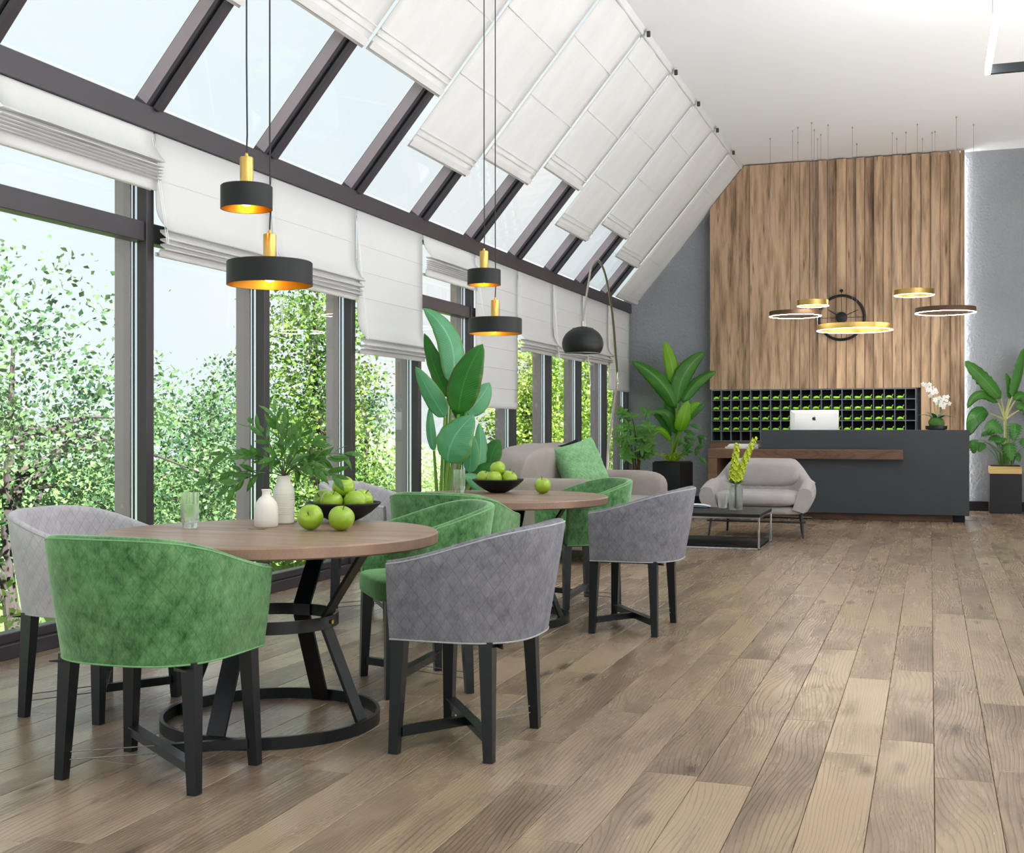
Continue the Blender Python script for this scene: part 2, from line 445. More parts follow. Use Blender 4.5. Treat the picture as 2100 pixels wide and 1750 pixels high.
M['bananay'] = leafmat('young_banana_leaf', rgb(150, 200, 44), rgb(92, 160, 26), 0.40, 0.45, 18)
M['mons'] = leafmat('monstera_leaf', rgb(74, 140, 52), rgb(22, 82, 26), 0.30, 0.25, 9)
M['olive'] = leafmat('branch_leaf', rgb(88, 138, 58), rgb(32, 86, 28), 0.28, 0.34, 8)
M['shrubleaf'] = leafmat('shrub_leaf', rgb(120, 168, 84), rgb(56, 116, 46), 0.30, 0.42, 8)
M['brom'] = leafmat('bromeliad_leaf', rgb(176, 206, 50), rgb(120, 170, 30), 0.4, 0.35, 4)
M['orchleaf'] = leafmat('orchid_leaf', rgb(46, 92, 40), rgb(20, 52, 22), 0.35, 0.15, 4)
M['petal'] = plain('white_petal', (0.90, 0.89, 0.88, 1), 0.6, var=0.02)
M['lime'] = plain('lime_petal', rgb(190, 206, 60), 0.6, var=0.15, nscale=40)
M['moss'] = plain('green_moss', rgb(70, 110, 46), 0.9, var=0.35, nscale=50, bump=0.8, bscale=80)
M['soil'] = plain('potting_soil', rgb(50, 38, 28), 0.95, var=0.3, nscale=60, bump=0.6, bscale=80)
M['deskgrey'] = plain('charcoal_laminate', rgb(62, 67, 72), 0.55, var=0.04, nscale=2, spec=0.3)
M['cubby'] = plain('pigeonhole_grey', rgb(96, 102, 114), 0.5, var=0.05)
M['cubbyback'] = plain('pigeonhole_black', rgb(14, 15, 16), 0.7, var=0.1)
M['keytag'] = plain('lime_key_tag', rgb(160, 226, 62), 0.4, var=0.1)
M['pcwhite'] = plain('white_aluminium', (0.88, 0.88, 0.89, 1), 0.35, var=0.01)
M['screen'] = plain('dark_screen', rgb(16, 17, 19), 0.15, var=0.05)
M['paper'] = plain('white_paper', (0.86, 0.86, 0.85, 1), 0.8, var=0.02)
M['bluecover'] = plain('blue_print', rgb(150, 186, 214), 0.6, var=0.35, nscale=9)
M['potblack'] = plain('black_planter', rgb(30, 32, 35), 0.45, var=0.06, spec=0.4)
M['potgold'] = wood('gold_wood_band', rgb(222, 192, 128), rgb(150, 112, 58), 'x', rough=0.3, knots=False, across=2.0)
M['led'] = emit('led_diffuser', (1.0, 0.98, 0.95, 1), 12.0)
M['ledring'] = emit('led_ring', (1.0, 0.93, 0.82, 1), 42.0)
M['ledstrip'] = emit('led_strip', (1.0, 0.98, 0.95, 1), 12.0)
M['ledroom'] = emit('led_panel', (0.92, 0.97, 1.0, 1), LED_ROOM)
M['bulb'] = emit('warm_bulb', (1.0, 0.62, 0.18, 1), 6.0)
M['wire'] = plain('steel_wire', rgb(150, 150, 150), 0.4, metal=0.7)
M['cord'] = plain('black_cord', rgb(18, 20, 24), 0.6)
M['bark'] = plain('tree_bark', rgb(62, 55, 52), 0.9, var=0.3, nscale=8, bump=0.6, bscale=20)
M['lawn'] = plain('lawn', rgb(84, 112, 52), 0.95, var=0.3, nscale=0.6)
M['bounce_ground'] = plain('bounce_ground_white', rgb(232, 233, 236), 0.9, var=0.04, nscale=1.5)
M['crownA'] = crownmat('foliage_blue_green', rgb(34, 74, 50), rgb(112, 142, 88))
M['crownB'] = crownmat('foliage_green', rgb(42, 88, 34), rgb(124, 150, 60))
M['crownC'] = crownmat('foliage_yellow_green', rgb(82, 122, 38), rgb(160, 178, 80))
M['crownP'] = crownmat('foliage_hazed', rgb(150, 178, 120), rgb(210, 222, 170))  # distance haze put into the pale leaf colour
M['facade'] = plain('pale_facade', rgb(232, 228, 222), 0.9, var=0.03)
M['facglass'] = plain('facade_glass', rgb(150, 170, 186), 0.2, var=0.1)

# ================================================================== ROOM SHELL
XW, ZE, XC, ZC, YE, XR, YB = -4.35, 3.04, -2.70, 5.0, 17.8, 4.2, -3.0
SL = hypot(XC - XW, ZC - ZE); UX, UZ = (XC - XW) / SL, (ZC - ZE) / SL; NX, NZ = UZ, -UX      # slope: along, inward normal
def sp(u, y, off): return Vector((XW + UX * u + NX * off, y, ZE + UZ * u + NZ * off))
YR = {k: 5.95 + 1.315 * k for k in range(-2, 9)}; YR[9] = YE
def struct(o): o['kind'] = 'structure'; return o

# floor: slab and boards
floor = struct(MB().box(XW - 0.15, XR, YB, YE + 0.1, -0.25, -0.012).build('floor', M['gap']))
PW = 0.185; X0 = 0.012
rng = random.Random(11)
lens = [1.05, 1.35, 1.6, 1.85, 2.1, 2.35]
pm = {}
def plank_mesh(L):
    L = round(L, 2)
    if L not in pm: pm[L] = MB().cbox(-PW / 2 + 0.0008, PW / 2 - 0.0008, -L / 2 + 0.0008, L / 2 - 0.0008, -0.012, 0.0, 0.0016).mesh('plank', M['plank'])
    return pm[L]
cand = []
i0 = int(math.floor((XW - X0) / PW)); i1 = int(math.ceil((XR - X0) / PW))
for i in range(i0, i1):
    xa = X0 + PW * i; y = YB - 0.1 * rng.randint(0, 20)
    while y < YE - 0.01:
        L = rng.choice(lens); y1 = min(y + L, YE)
        if YE - y1 < 0.4: y1 = YE
        x = xa + PW / 2; best = 1e9
        for yy in (y, (y + y1) / 2, y1):
            d = -x * _s + yy * _c
            if d > 0.5:
                px = CX + F_PX * (x * _c + yy * _s) / d; py = HY + F_PX * EYE / d
                if -60 < px < 2160 and py < 1800: best = min(best, d)
        cand.append((best, x, y, y1)); y = y1
cand.sort(key=lambda t: t[0])
rest = MB()
for n, (d, x, y, y1) in enumerate(cand):
    if n < 298 and d < 1e8: link('plank', plank_mesh(y1 - y), floor, (x, (y + y1) / 2, 0))
    else: rest.cbox(x - PW / 2 + 0.0008, x + PW / 2 - 0.0008, y + 0.0008, y1 - 0.0008, -0.012, 0.0, 0.0016)
o = rest.build('plank', M['plank'], floor, fix=False); o['kind'] = 'stuff'

# ceiling, walls
struct(MB().box(XC, XR, YB, YE + 0.1, ZC, ZC + 0.2).build('ceiling', M['white']))
m = MB().box(XR, XR + 0.15, YB, YE + 0.1, 2.55, ZC + 0.2); m.box(XR, XR + 0.15, 14.2, YE + 0.1, -0.25, 2.549)  # unseen wall, its opening shaped to stop direct sun and admit fill
struct(m.build('wall_right_sun_block', M['white']))
struct(MB().box(XR + 0.01, XR + 16.0, YB - 12, YE + 12, -0.35, -0.06).build('bounce_ground', M['bounce_ground']))  # unseen pale slab added to bounce sunlight up into the room
m = MB()
pr = [(XW - 0.12, -0.2), (XR, -0.2), (XR, ZC), (XC, ZC), (XW - 0.12, ZE)]
m.add([(x, YE, z) for x, z in pr] + [(x, YE + 0.2, z) for x, z in pr],
      [tuple(range(5)), tuple(range(9, 4, -1))] + [(i, 5 + i, 5 + (i + 1) % 5, (i + 1) % 5) for i in range(5)])
struct(m.build('wall_end', M['stucco']))
struct(MB().cbox(0.50, XR, YE - 0.018, YE, 0.0, 0.135, 0.003).build('baseboard_right', M['blackmatte']))
struct(MB().cbox(XW, -3.10, YE - 0.018, YE, 0.0, 0.135, 0.003).build('baseboard_left', M['blackmatte']))

# window wall: eave beam, base rail, mullions, one window per bay
y0w = YR[-2] - 0.05
struct(MB().cbox(-4.50, -4.30, y0w, YE, 2.90, ZE, 0.004).build('trim_1', M['frame']))
struct(MB().cbox(-4.50, -4.335, y0w, YE, 0.0, 0.075, 0.004).build('trim_2', M['frame']))
tn = 3
for k in range(-2, 10):
    y = YR[k] if k < 9 else YE - 0.05
    e = MB().cbox(-4.415, -4.345, y - 0.035, y + 0.035, 0.075, 2.90, 0.003)
    o = struct(e.build('trim_%d' % tn, M['frame'])); tn += 1
    MB().cbox(-4.462, -4.415, y - 0.026, y + 0.026, 0.075, 2.90, 0.002).build('glazing_strip', M['alu'], o)
    MB().box(-4.447, -4.437, y - 0.029, y + 0.029, 0.08, 2.90).build('gasket', M['blackmatte'], o)
    MB().cbox(-4.575, -4.464, y - 0.033, y + 0.033, 0.075, 2.90, 0.003).build('outer_fin', M['fin'], o)
for k in range(-2, 9):
    ya, yb = YR[k] + 0.036, (YR[k + 1] if k < 8 else YE - 0.05) - 0.036
    m = MB().cbox(-4.45, -4.36, ya, yb, 2.255, 2.372, 0.004)
    m.cbox(-4.45, -4.37, ya, yb, 0.076, 0.125, 0.004)
    m.cbox(-4.45, -4.39, ya, yb, 2.86, 2.899, 0.004)
    wnd = struct(m.build('window_%d' % (k + 3), M['frame']))
    for z0, z1 in ((0.126, 2.254), (2.373, 2.859)):
        MB().box(-4.430, -4.426, ya, yb, z0, z1).build('pane', M['pane'], wnd)

# sloping roof: rafters, panes
for k in range(-2, 9):
    y = YR[k]
    def slab(a, b, ya, yb, u0, u1):
        vs_ = [sp(u, yy, n) for n in (a, b) for yy in (ya, yb) for u in (u0, u1)]
        return vs_, [(0, 2, 3, 1), (4, 5, 7, 6), (0, 1, 5, 4), (2, 6, 7, 3), (0, 4, 6, 2), (1, 3, 7, 5)]
    m = MB(); m.add(*slab(-0.10, 0.012, y - 0.036, y + 0.036, -0.02, SL + 0.02)); m.add(*slab(0.036, 0.066, y - 0.030, y + 0.030, 0.03, SL - 0.03))
    o = struct(m.build('trim_%d' % tn, M['frame'])); tn += 1
    m = MB(); m.add(*slab(0.0122, 0.036, y - 0.016, y + 0.016, 0.03, SL - 0.03)); m.build('groove', M['blackmatte'], o)
    m = MB(); m.add(*slab(-0.095, -0.012, y - 0.0375, y - 0.0362, 0.02, SL)); m.build('side_cover', M['fin'], o)
    m = MB(); yb = YR[k + 1] - 0.037 if k < 8 else YE
    m.add(*slab(-0.062, -0.054, y + 0.037, yb, 0.02, SL))
    struct(m.build('window_%d' % (k + 15), M['pane']))

# ================================================================== BLINDS
blind_bottom = {-2: (1.765, 0), -1: (2.55, 5), 0: (2.17, 3), 1: (2.17, 3), 2: (1.75, 2), 3: (2.53, 5), 4: (1.36, 0), 5: (2.02, 2), 6: (2.02, 2), 7: (2.04, 2), 8: (1.69, 0)}
blind_text = {-2: 'white roman blind let down beside the fully raised blind behind the grey tub chair',
 -1: 'white roman blind drawn up into tight folds above the nearer pale grey tub chair',
 0: 'white roman blind half lowered with stacked folds, behind the leafy-vase pendants',
 1: 'white roman blind half lowered with stacked folds, next to the two-fold longer blind',
 2: 'white roman blind lowered past the transom with two soft folds at its hem',
 3: 'white roman blind drawn up into tight folds above the tall broad-leaved plant',
 4: 'longest white roman blind, hanging flat right beside the broad-leaved plant',
 5: 'short white roman blind next to the longest flat blind, near the black pendants',
 6: 'short white roman blind directly behind the black dome of the arc lamp',
 7: 'short white roman blind just right of the black dome lamp, beside the last long blind',
 8: 'flat white roman blind hanging in the corner against the grey end wall'}
def blind_profile(zb, nf, top=2.897):
    P = [(0.0, top)]
    seam = lambda z: [(0.0, z + 0.016), (0.0, z + 0.004), (0.004, z), (0.0, z - 0.004), (0.0, z - 0.016)]
    if nf == 0:
        z = top - 0.27
        while z > zb + 0.12: P += seam(z); z -= 0.21
        return P + [(0.0, zb + 0.075), (0.005, zb + 0.068), (0.005, zb + 0.03), (0.005, zb)]
    st = 0.020 if nf > 3 else 0.034
    hem = 0.062
    zs = zb + hem + st * (nf - 1) + 0.028          # lip of the big upper fold
    ub = 0.16
    z = top - 0.27
    while z > zs + ub: P += seam(z); z -= 0.21
    zt = min(zs + ub, top - 0.02)
    for q in (0.0, 0.25, 0.5, 0.75, 0.92, 1.0):
        P.append((0.004 + 0.082 * q ** 2.2, zt + (zs - zt) * q))
    P += [(0.083, zs - 0.005), (0.05, zs - 0.004), (0.03, zs - 0.002)]
    zz = zs - 0.004
    for i in range(nf):
        w_ = 0.078 - 0.004 * i; s_ = st * (1.5 if i == 0 else 0.92)
        P += [(0.034, zz - s_ * 0.25), (w_ * 0.75, zz - s_ * 0.62), (w_, zz - s_ * 0.88), (w_ - 0.003, zz - s_ * 0.98), (0.034, zz - s_)]
        zz -= s_
    P += [(0.030, zz - 0.004), (0.026, zz - 0.012), (0.024, zb + 0.02), (0.024, zb)]
    return P
for k, (zb, nf) in blind_bottom.items():
    ya, yb = YR[k] + 0.012, (YR[k + 1] if k < 8 else YE - 0.03) - 0.012
    r = thing('roman_blind', blind_text[k], 'blind', (-4.318, (ya + yb) / 2, 0), 0, 'roman blinds on the window wall')
    hw = (yb - ya) / 2
    P = blind_profile(zb, nf); m = MB(); ns = 9
    for j in range(ns):
        t = -hw + 2 * hw * j / (ns - 1)
        m.v += [(x * (1 + 0.03 * sin(9 * t + i * 0.6)) + 0.0006 * sin(5 * t + i * 0.3), t, z) for i, (x, z) in enumerate(P)]
    n = len(P)
    for j in range(ns - 1):
        for i in range(n - 1): m.f.append((j * n + i, (j + 1) * n + i, (j + 1) * n + i + 1, j * n + i + 1))
    o = m.build('fabric', M['blind'], r, smooth=True, fix=False)
    md = o.modifiers.new('thickness', 'SOLIDIFY'); md.thickness = 0.004; md.offset = 0
    MB().cbox(-0.020, -0.003, -hw, hw, 2.858, 2.898, 0.002).build('head_rail', M['white'], r)
    MB().cbox(-0.012, -0.004, -hw + 0.01, hw - 0.01, zb + 0.004, zb + 0.028, 0.001).build('hem_bar', M['white'], r)
    if k in (-1, 0, 1, 3, 5, 6):
        cz = zb - 0.30
        pts = [(0.010, hw - 0.02, 2.86)] + [(0.010, hw - 0.02, cz)] + [(0.010, hw - 0.011 + 0.009 * cos(a), cz - 0.012 * sin(a)) for a in (pi * 0.75, pi * 0.5, pi * 0.25)] + [(0.010, hw - 0.002, cz), (0.010, hw - 0.002, 2.86)]
        MB().tube([(x + 0.10, y, z) if z < 2.8 else (x, y, z) for x, y, z in pts], 0.0022, 5).build('pull_cord', M['white'], r)

roof_bottom = {-1: 0.79, 0: 0.99, 1: 1.0, 2: 0.55, 3: 0.77, 4: 1.0, 5: 0.55, 6: 0.82, 7: 0.56, 8: 0.06}
roof_text = {
 -1: 'white roof blind over the nearer pale grey chair, only its corner showing',
 0: 'white roof blind rolled over the glass bay just above the near pendant cords',
 1: 'white roof blind ending level with its neighbour above the near pendants',
 2: 'white roof blind reaching well below its neighbour, behind the far pendant cords',
 3: 'white roof blind with mid-length drop, next after the long one behind the far pendant cords',
 4: 'white roof blind with the shortest drop among the middle bays',
 5: 'long white roof blind above the black dome of the arc lamp',
 6: 'shorter white roof blind above the top of the lamp arc',
 7: 'long white roof blind just before the last bay at the grey end wall',
 8: 'last white roof blind, lowered fully down to the eave against the grey end wall'}
for k, ub in roof_bottom.items():
    ya, yb = YR[k] + 0.092, (YR[k + 1] + 0.036 if k < 8 else YE - 0.01)
    org = sp(0, (ya + yb) / 2, 0.10); hw = (yb - ya) / 2
    r = thing('roof_blind', roof_text[k], 'blind', org, 0, 'blinds under the sloping roof glass')
    m = MB(); nu, nv = 26, 12; UT = SL + 0.075
    rr = random.Random(k + 50); ph = [rr.uniform(0, 6) for _ in range(4)]
    def fn(a, b2):
        u = ub + (UT - ub) * a; t = -hw + 2 * hw * b2
        off = 0.003 * sin(7 * t + ph[0] + 1.5 * u) + 0.003 * sin(11 * t + ph[1]) * sin(3 * u + ph[2])
        return (UX * u + NX * off, t, UZ * u + NZ * off)
    m.grid(fn, nu, nv)
    o = m.build('fabric', M['skyblind'], r, smooth=True)
    md = o.modifiers.new('thickness', 'SOLIDIFY'); md.thickness = 0.003; md.offset = 0
    for u, w_, th in ((ub + 0.02, 0.05, 0.010), (ub + 0.12, 0.012, 0.006), (ub + 0.17, 0.010, 0.005)):
        vs_ = [(UX * uu + NX * n_, t, UZ * uu + NZ * n_) for n_ in (0.004, 0.004 + th) for t in (-hw, hw) for uu in (u, u + w_)]
        m = MB(); m.add(vs_, [(0, 2, 3, 1), (4, 5, 7, 6), (0, 1, 5, 4), (2, 6, 7, 3), (0, 4, 6, 2), (1, 3, 7, 5)])
        m.build('hem_bar' if w_ > 0.03 else 'batten', M['skyblind'], r)
    u = ub + 0.70
    while u < UT - 0.2:
        vs_ = [(UX * uu + NX * n_, t, UZ * uu + NZ * n_) for n_ in (0.003, 0.0065) for t in (-hw, hw) for uu in (u, u + 0.012)]
        m = MB(); m.add(vs_, [(0, 2, 3, 1), (4, 5, 7, 6), (0, 1, 5, 4), (2, 6, 7, 3), (0, 4, 6, 2), (1, 3, 7, 5)])
        m.build('batten', M['skyblind'], r); u += 0.62
    top = Vector((UX * (UT - 0.05), 0, UZ * (UT - 0.05)))
    MB().tube([top + Vector((-0.01, -hw, 0.0)), top + Vector((-0.01, hw, 0.0))], 0.022, 10).build('roller', M['skyblind'], r, smooth=True)
    MB().cbox(top.x + 0.03, top.x + 0.065, -hw - 0.03, -hw - 0.004, top.z - 0.035, top.z + 0.02, 0.003).build('bracket', M['frame'], r)

# ================================================================== shared shape builders
def spow(a, e): return math.copysign(abs(a) ** e, a)
def pillow(m, c, h, e1=0.3, e2=0.35, nu=28, nv=14, M4=None, fn=None):
    """superellipsoid cushion, centre c, half sizes h"""
    vs_ = []; fs_ = []
    for j in range(nv + 1):
        v = -pi / 2 + pi * j / nv
        for i in range(nu):
            u = 2 * pi * i / nu
            p = Vector((h[0] * spow(cos(v), e1) * spow(cos(u), e2), h[1] * spow(cos(v), e1) * spow(sin(u), e2), h[2] * spow(sin(v), e1)))
            if fn: p = fn(p)
            p = (M4 @ p) if M4 is not None else p
            vs_.append(p + Vector(c))
    for j in range(nv):
        for i in range(nu):
            i2 = (i + 1) % nu; fs_.append((j * nu + i, j * nu + i2, (j + 1) * nu + i2, (j + 1) * nu + i))
    m.add(vs_, fs_); return m

def bez(a, b, c, t): return a * ((1 - t) ** 2) + b * (2 * t * (1 - t)) + c * (t * t)
def leaf_geo(base, ctrl, tip, width, nrm, fold=0.25, wave=0.0, wn=5, shape=(0.75, 0.8), nseg=14, nside=3, notch=0.0, thick=0.0):
    """leaf blade along a bent midrib; returns verts, faces, uvs"""
    base, ctrl, tip, nrm = Vector(base), Vector(ctrl), Vector(tip), Vector(nrm)
    V = []; UV = []; Fc = []; W = 2 * nside + 1
    for i in range(nseg + 1):
        t = i / nseg
        p = bez(base, ctrl, tip, t); tg = ((ctrl - base) * (1 - t) + (tip - ctrl) * t).normalized()
        sd = tg.cross(nrm); sd.normalize(); n = sd.cross(tg)
        ww = width * 0.5 * (max(sin(pi * t ** shape[0]), 0.0) ** shape[1])
        if i == 0 or i == nseg: ww = max(ww, width * 0.012)
        for j in range(-nside, nside + 1):
            q = j / nside; k = 1.0
            if notch and abs(j) == nside: k = 1.0 - notch * (0.5 + 0.5 * cos(t * wn * 2 * pi))
            V.append(p + sd * (q * ww * k) - n * (fold * abs(q) ** 1.3 * ww) + n * (wave * ww * abs(q) * sin(t * wn * 2 * pi + (1 if j > 0 else 0))))
            UV.append((0.5 + 0.5 * q, t))
    for i in range(nseg):
        for j in range(W - 1): Fc.append((i * W + j, i * W + j + 1, (i + 1) * W + j + 1, (i + 1) * W + j))
    return V, Fc, UV
def leaf_mesh(name, mat, geo):
    V, Fc, UV = geo
    me = bpy.data.meshes.new(name); me.from_pydata([tuple(p) for p in V], [], Fc); me.update()
    uvl = me.uv_layers.new(name='UVMap')
    for lp in me.loops: uvl.data[lp.index].uv = UV[lp.vertex_index]
    me.materials.append(mat); me.polygons.foreach_set('use_smooth', [True] * len(me.polygons)); return me
def unit_leaf(name, mat, width=0.28, bend=0.18, fold=0.3, shape=(0.8, 0.8), wave=0.05, nseg=8, nside=2, notch=0.0, wn=3):
    return leaf_mesh(name, mat, leaf_geo((0, 0, 0), (0, 0.5, bend), (0, 1, -bend * 0.6), width, (0, 0, 1), fold, wave, wn, shape, nseg, nside, notch))
def put_leaf(me, parent, p, direction, size, roll=0.0, name='leaf', up=(0, 0, 1)):
    y = Vector(direction).normalized(); z = Vector(up); z = z - y * z.dot(y)
    if z.length < 1e-3: z = Vector((1, 0, 0)) - y * y.x
    z.normalize(); x = y.cross(z)
    R = Matrix((x, y, z)).transposed() @ Matrix.Rotation(roll, 3, 'Y')
    o = bpy.data.objects.new(name, me); C.objects.link(o); o.parent = parent
    o.matrix_local = Matrix.Translation(Vector(p)) @ R.to_4x4() @ Matrix.Scale(size, 4)
    return o

# ================================================================== TUB CHAIRS
def plan_pts(wd, b, yf, n=2.7, ncurve=30, nst=5):
    P = [Vector((wd, yf - (yf) * i / nst)) for i in range(nst)]
    for i in range(ncurve + 1):
        a = pi * i / ncurve
        P.append(Vector((wd * spow(cos(a), 2 / n), -b * abs(sin(a)) ** (2 / n))))
    P += [Vector((-wd, yf * (i + 1) / nst)) for i in range(nst)]
    return P
def chair_shell(mat):
    yf = 0.185; zb = 0.412; th = 0.040
    ob = plan_pts(0.288, 0.285, yf); ot = plan_pts(0.320, 0.350, yf)
    n = len(ob); V = []; UVs = []; Fc = []; rim = []; low = []
    s = 0.0; secs = []
    for i in range(n):
        if i: s += (ot[i] - ot[i - 1]).length
        f = (yf - ot[i].y) / (yf + 0.35); f = f * f * (3 - 2 * f) * 0.5 + f * 0.5
        zt = 0.688 + 0.132 * f
        tg = (ot[min(i + 1, n - 1)] - ot[max(i - 1, 0)]).normalized(); nin = Vector((-tg.y, tg.x))
        if nin.dot(Vector((0, -0.0)) - ot[i]) < 0 and abs(ot[i].x) > 0.01: nin = -nin
        if nin.dot(-ot[i]) < 0: nin = -nin
        sec = []
        for j in range(8):
            q = j / 7.0; p = ob[i].lerp(ot[i], q ** 1.2); z = zb + (zt - 0.014 - zb) * q
            bul = 0.006 * sin(pi * q); p = p - nin * bul
            sec.append((p.x, p.y, z))
        p = ot[i]; rim.append((p.x - nin.x * -0.002, p.y - nin.y * -0.002, zt - 0.008))
        for dd, dz in ((0.008, 0.0), (th * 0.5, 0.004), (th - 0.006, -0.002)):
            sec.append((p.x + nin.x * dd, p.y + nin.y * dd, zt + dz))
        for j in range(5):
            q = 1 - j / 4.0; p = ob[i].lerp(ot[i], q); z = 0.425 + (zt - 0.02 - 0.425) * q
            sec.append((p.x + nin.x * th, p.y + nin.y * th, z))
        low.append((ob[i].x, ob[i].y, zb))
        secs.append((s, sec))
    m = len(secs[0][1])
    for s_, sec in secs:
        for j, p in enumerate(sec): V.append(p); UVs.append((s_, p[2] if j < 10 else 2.0 - p[2]))
    for i in range(n - 1):
        for j in range(m):
            j2 = (j + 1) % m
            Fc.append((i * m + j, (i + 1) * m + j, (i + 1) * m + j2, i * m + j2))
    Fc.append(tuple(range(m))); Fc.append(tuple((n - 1) * m + j for j in range(m))[::-1])
    me = bpy.data.meshes.new('shell'); me.from_pydata(V, [], Fc); me.update()
    import bmesh
    b = bmesh.new(); b.from_mesh(me); bmesh.ops.recalc_face_normals(b, faces=b.faces); b.to_mesh(me); b.free()
    uvl = me.uv_layers.new(name='UVMap')
    for lp in me.loops: uvl.data[lp.index].uv = UVs[lp.vertex_index]
    me.materials.append(mat); me.polygons.foreach_set('use_smooth', [True] * len(me.polygons)); me.set_sharp_from_angle(angle=radians(50))
    return me, rim, low
def make_chair(name, shell_m, seat_m, pipe_m, mir):
    r = thing(name, '', 'chair')
    me, rim, low = chair_shell(shell_m); shl = link('shell', me, r)
    MB().tube(rim, 0.0030, 6).build('rim_piping', pipe_m, shl, smooth=True)
    MB().tube(low, 0.0032, 6).build('bottom_piping', pipe_m, shl, smooth=True)
    def sq(p):
        if p.z > 0: p.z *= 1 - 0.25 * (abs(p.x) / 0.265) ** 2 * 0.5
        return p
    pillow(MB(), (0, -0.012, 0.455), (0.243, 0.236, 0.058), 0.35, 0.35, fn=sq).build('seat', seat_m, r, smooth='all')
    m = MB()
    for y in (-0.165, 0.165): m.cbox(-0.215, 0.215, y * 0.9 - 0.012, y * 0.9 + 0.012, 0.397, 0.411, 0.002)
    for x in (-0.235, 0.235): m.cbox(x * 0.9 - 0.012, x * 0.9 + 0.012, -0.135, 0.135, 0.397, 0.411, 0.002)
    m.build('seat_frame', M['blackwood'], r)
    foot = {}
    for sx in (-1, 1):
        for sy in (-1, 1):
            a = Vector((sx * 0.256, sy * 0.180, 0.0)); b = Vector((sx * 0.236, sy * 0.166, 0.414)); foot[(sx, sy)] = a
            MB().bar(a, b, 0.034, 0.034, 0.050, 0.050).build('leg', M['blackwood'], r)
    z = 0.075
    def P(sx, sy, k=0.93, dz=0.0): return Vector((sx * 0.252 * k, sy * 0.177 * k, z + dz))
    m = MB().bar(P(-mir, 1), P(mir, -1), 0.016, 0.036, up=(0, 0, 1))
    m.bar(P(-mir, 1, 0.92, 0.019), P(mir, -1, 0.92, 0.019), 0.040, 0.006, up=(0, 0, 1)); m.build('stretcher', M['blackwood'], r)
    MB().bar(P(mir, 1), P(mir, 1, 0.04), 0.024, 0.034, up=(0, 0, 1)).build('stretcher', M['blackwood'], r)
    for dz in (-0.013, 0.013):
        MB().tube([P(-mir, -1, 0.95, dz), P(-mir, -1, 0.04, dz)], 0.0022, 5).build('tie_rod', M['wire'], r)
    for sx in (-1, 1):
        m = MB().bar((sx * 0.205, -0.20, 0.398), (sx * 0.262, -0.232, 0.398), 0.022, 0.012, 0.004, 0.004, up=(0, 0, 1)); m.build('corner_bracket', M['black'], r)
    return r
DY = 2.63
TX, TY = -2.45, 4.13
green = make_chair('tub_chair', M['gvelvet'], M['gseat'], M['gpiping'], 1)
grey = make_chair('tub_chair', M['gfelt'], M['gfelt'], M['gfpiping'], -1)
pale = make_chair('tub_chair', M['lfelt'], M['lfelt'], M['gfpiping'], -1)
def place(o, x, y, rz, label):
    o.location = (x, y, 0); o.rotation_euler = (0, 0, rz); tag(o, label, 'chair', 'tub chairs around the two round tables')
place(green, TX, 3.41, 0, 'green velvet tub chair with quilted back pulled up beside the pale grey chair')
place(copy_tree(green), -2.20, 4.95, math.atan2(0.62, 0.78) + pi / 2, 'green velvet tub chair turned aslant between the round tables, seat showing')
place(copy_tree(green), TX, 3.41 + DY, 0, 'green velvet tub chair at the table with the single apple, back to the leafy vase')
place(copy_tree(green), -2.20, 4.95 + DY, math.atan2(0.62, 0.78) + pi / 2, 'green velvet tub chair in front of the sofa, behind the single apple')
place(grey, -1.62, TY, pi / 2, 'grey felt tub chair at the leafy-vase table, its back to the open floor')
place(copy_tree(grey), -1.62, TY + DY, pi / 2, 'grey felt tub chair beside the black coffee table, its back to the open floor')
place(pale, -3.25, TY, -pi / 2, 'pale grey felt tub chair by the glass next to the quilted green chair')
place(copy_tree(pale), -3.25, TY + DY, -pi / 2, 'pale grey felt tub chair by the glass behind the white vases and apples')

# ================================================================== ROUND TABLES
def make_table(loc, label):
    r = thing('round_table', label, 'table', loc, 0, 'round dining tables')
    R = 0.655
    MB().lathe([(0, 0.704), (R - 0.008, 0.704), (R, 0.710), (R, 0.744), (R - 0.005, 0.750), (0, 0.750)], 72).build('table_top', M['tabletop'], r, smooth=True)
    MB().lathe([(0, 0.688), (0.44, 0.688), (0.44, 0.7035), (0, 0.7035)], 48).build('mounting_plate', M['black'], r, smooth=True)
    def ring(R_, z0, z1, t): return MB().lathe([(R_ - t, z0), (R_, z0), (R_, z1), (R_ - t, z1)], 64, closed=True)
    ring(0.425, 0.0, 0.045, 0.014).build('base_ring', M['black'], r, smooth=True)
    ring(0.262, 0.385, 0.432, 0.012).build('waist_ring', M['black'], r, smooth=True)
    for k in range(4):
        a = k * pi / 2; d = Vector((cos(a), sin(a), 0)); tn_ = Vector((-sin(a), cos(a), 0))
        m = MB()
        for (r0, z0), (r1, z1) in (((0.404, 0.005), (0.243, 0.385)), ((0.243, 0.385), (0.243, 0.432)), ((0.243, 0.432), (0.41, 0.688))):
            m.bar(d * r0 + Vector((0, 0, z0)), d * r1 + Vector((0, 0, z1)), 0.012, 0.075, up=tn_)
        lg_ = m.build('leg', M['black'], r)
        b = d * 0.264 + Vector((0, 0, 0.408))
        MB().tube([b, b + d * 0.006], 0.008, 10).build('bolt', M['brass'], lg_)
    return r
make_table((TX, TY, 0), 'round wooden table on black hourglass base, holding the leafy vase')
make_table((TX, TY + DY, 0), 'round wooden table on black hourglass base, bowl of apples and one loose apple')
ZT = 0.7505

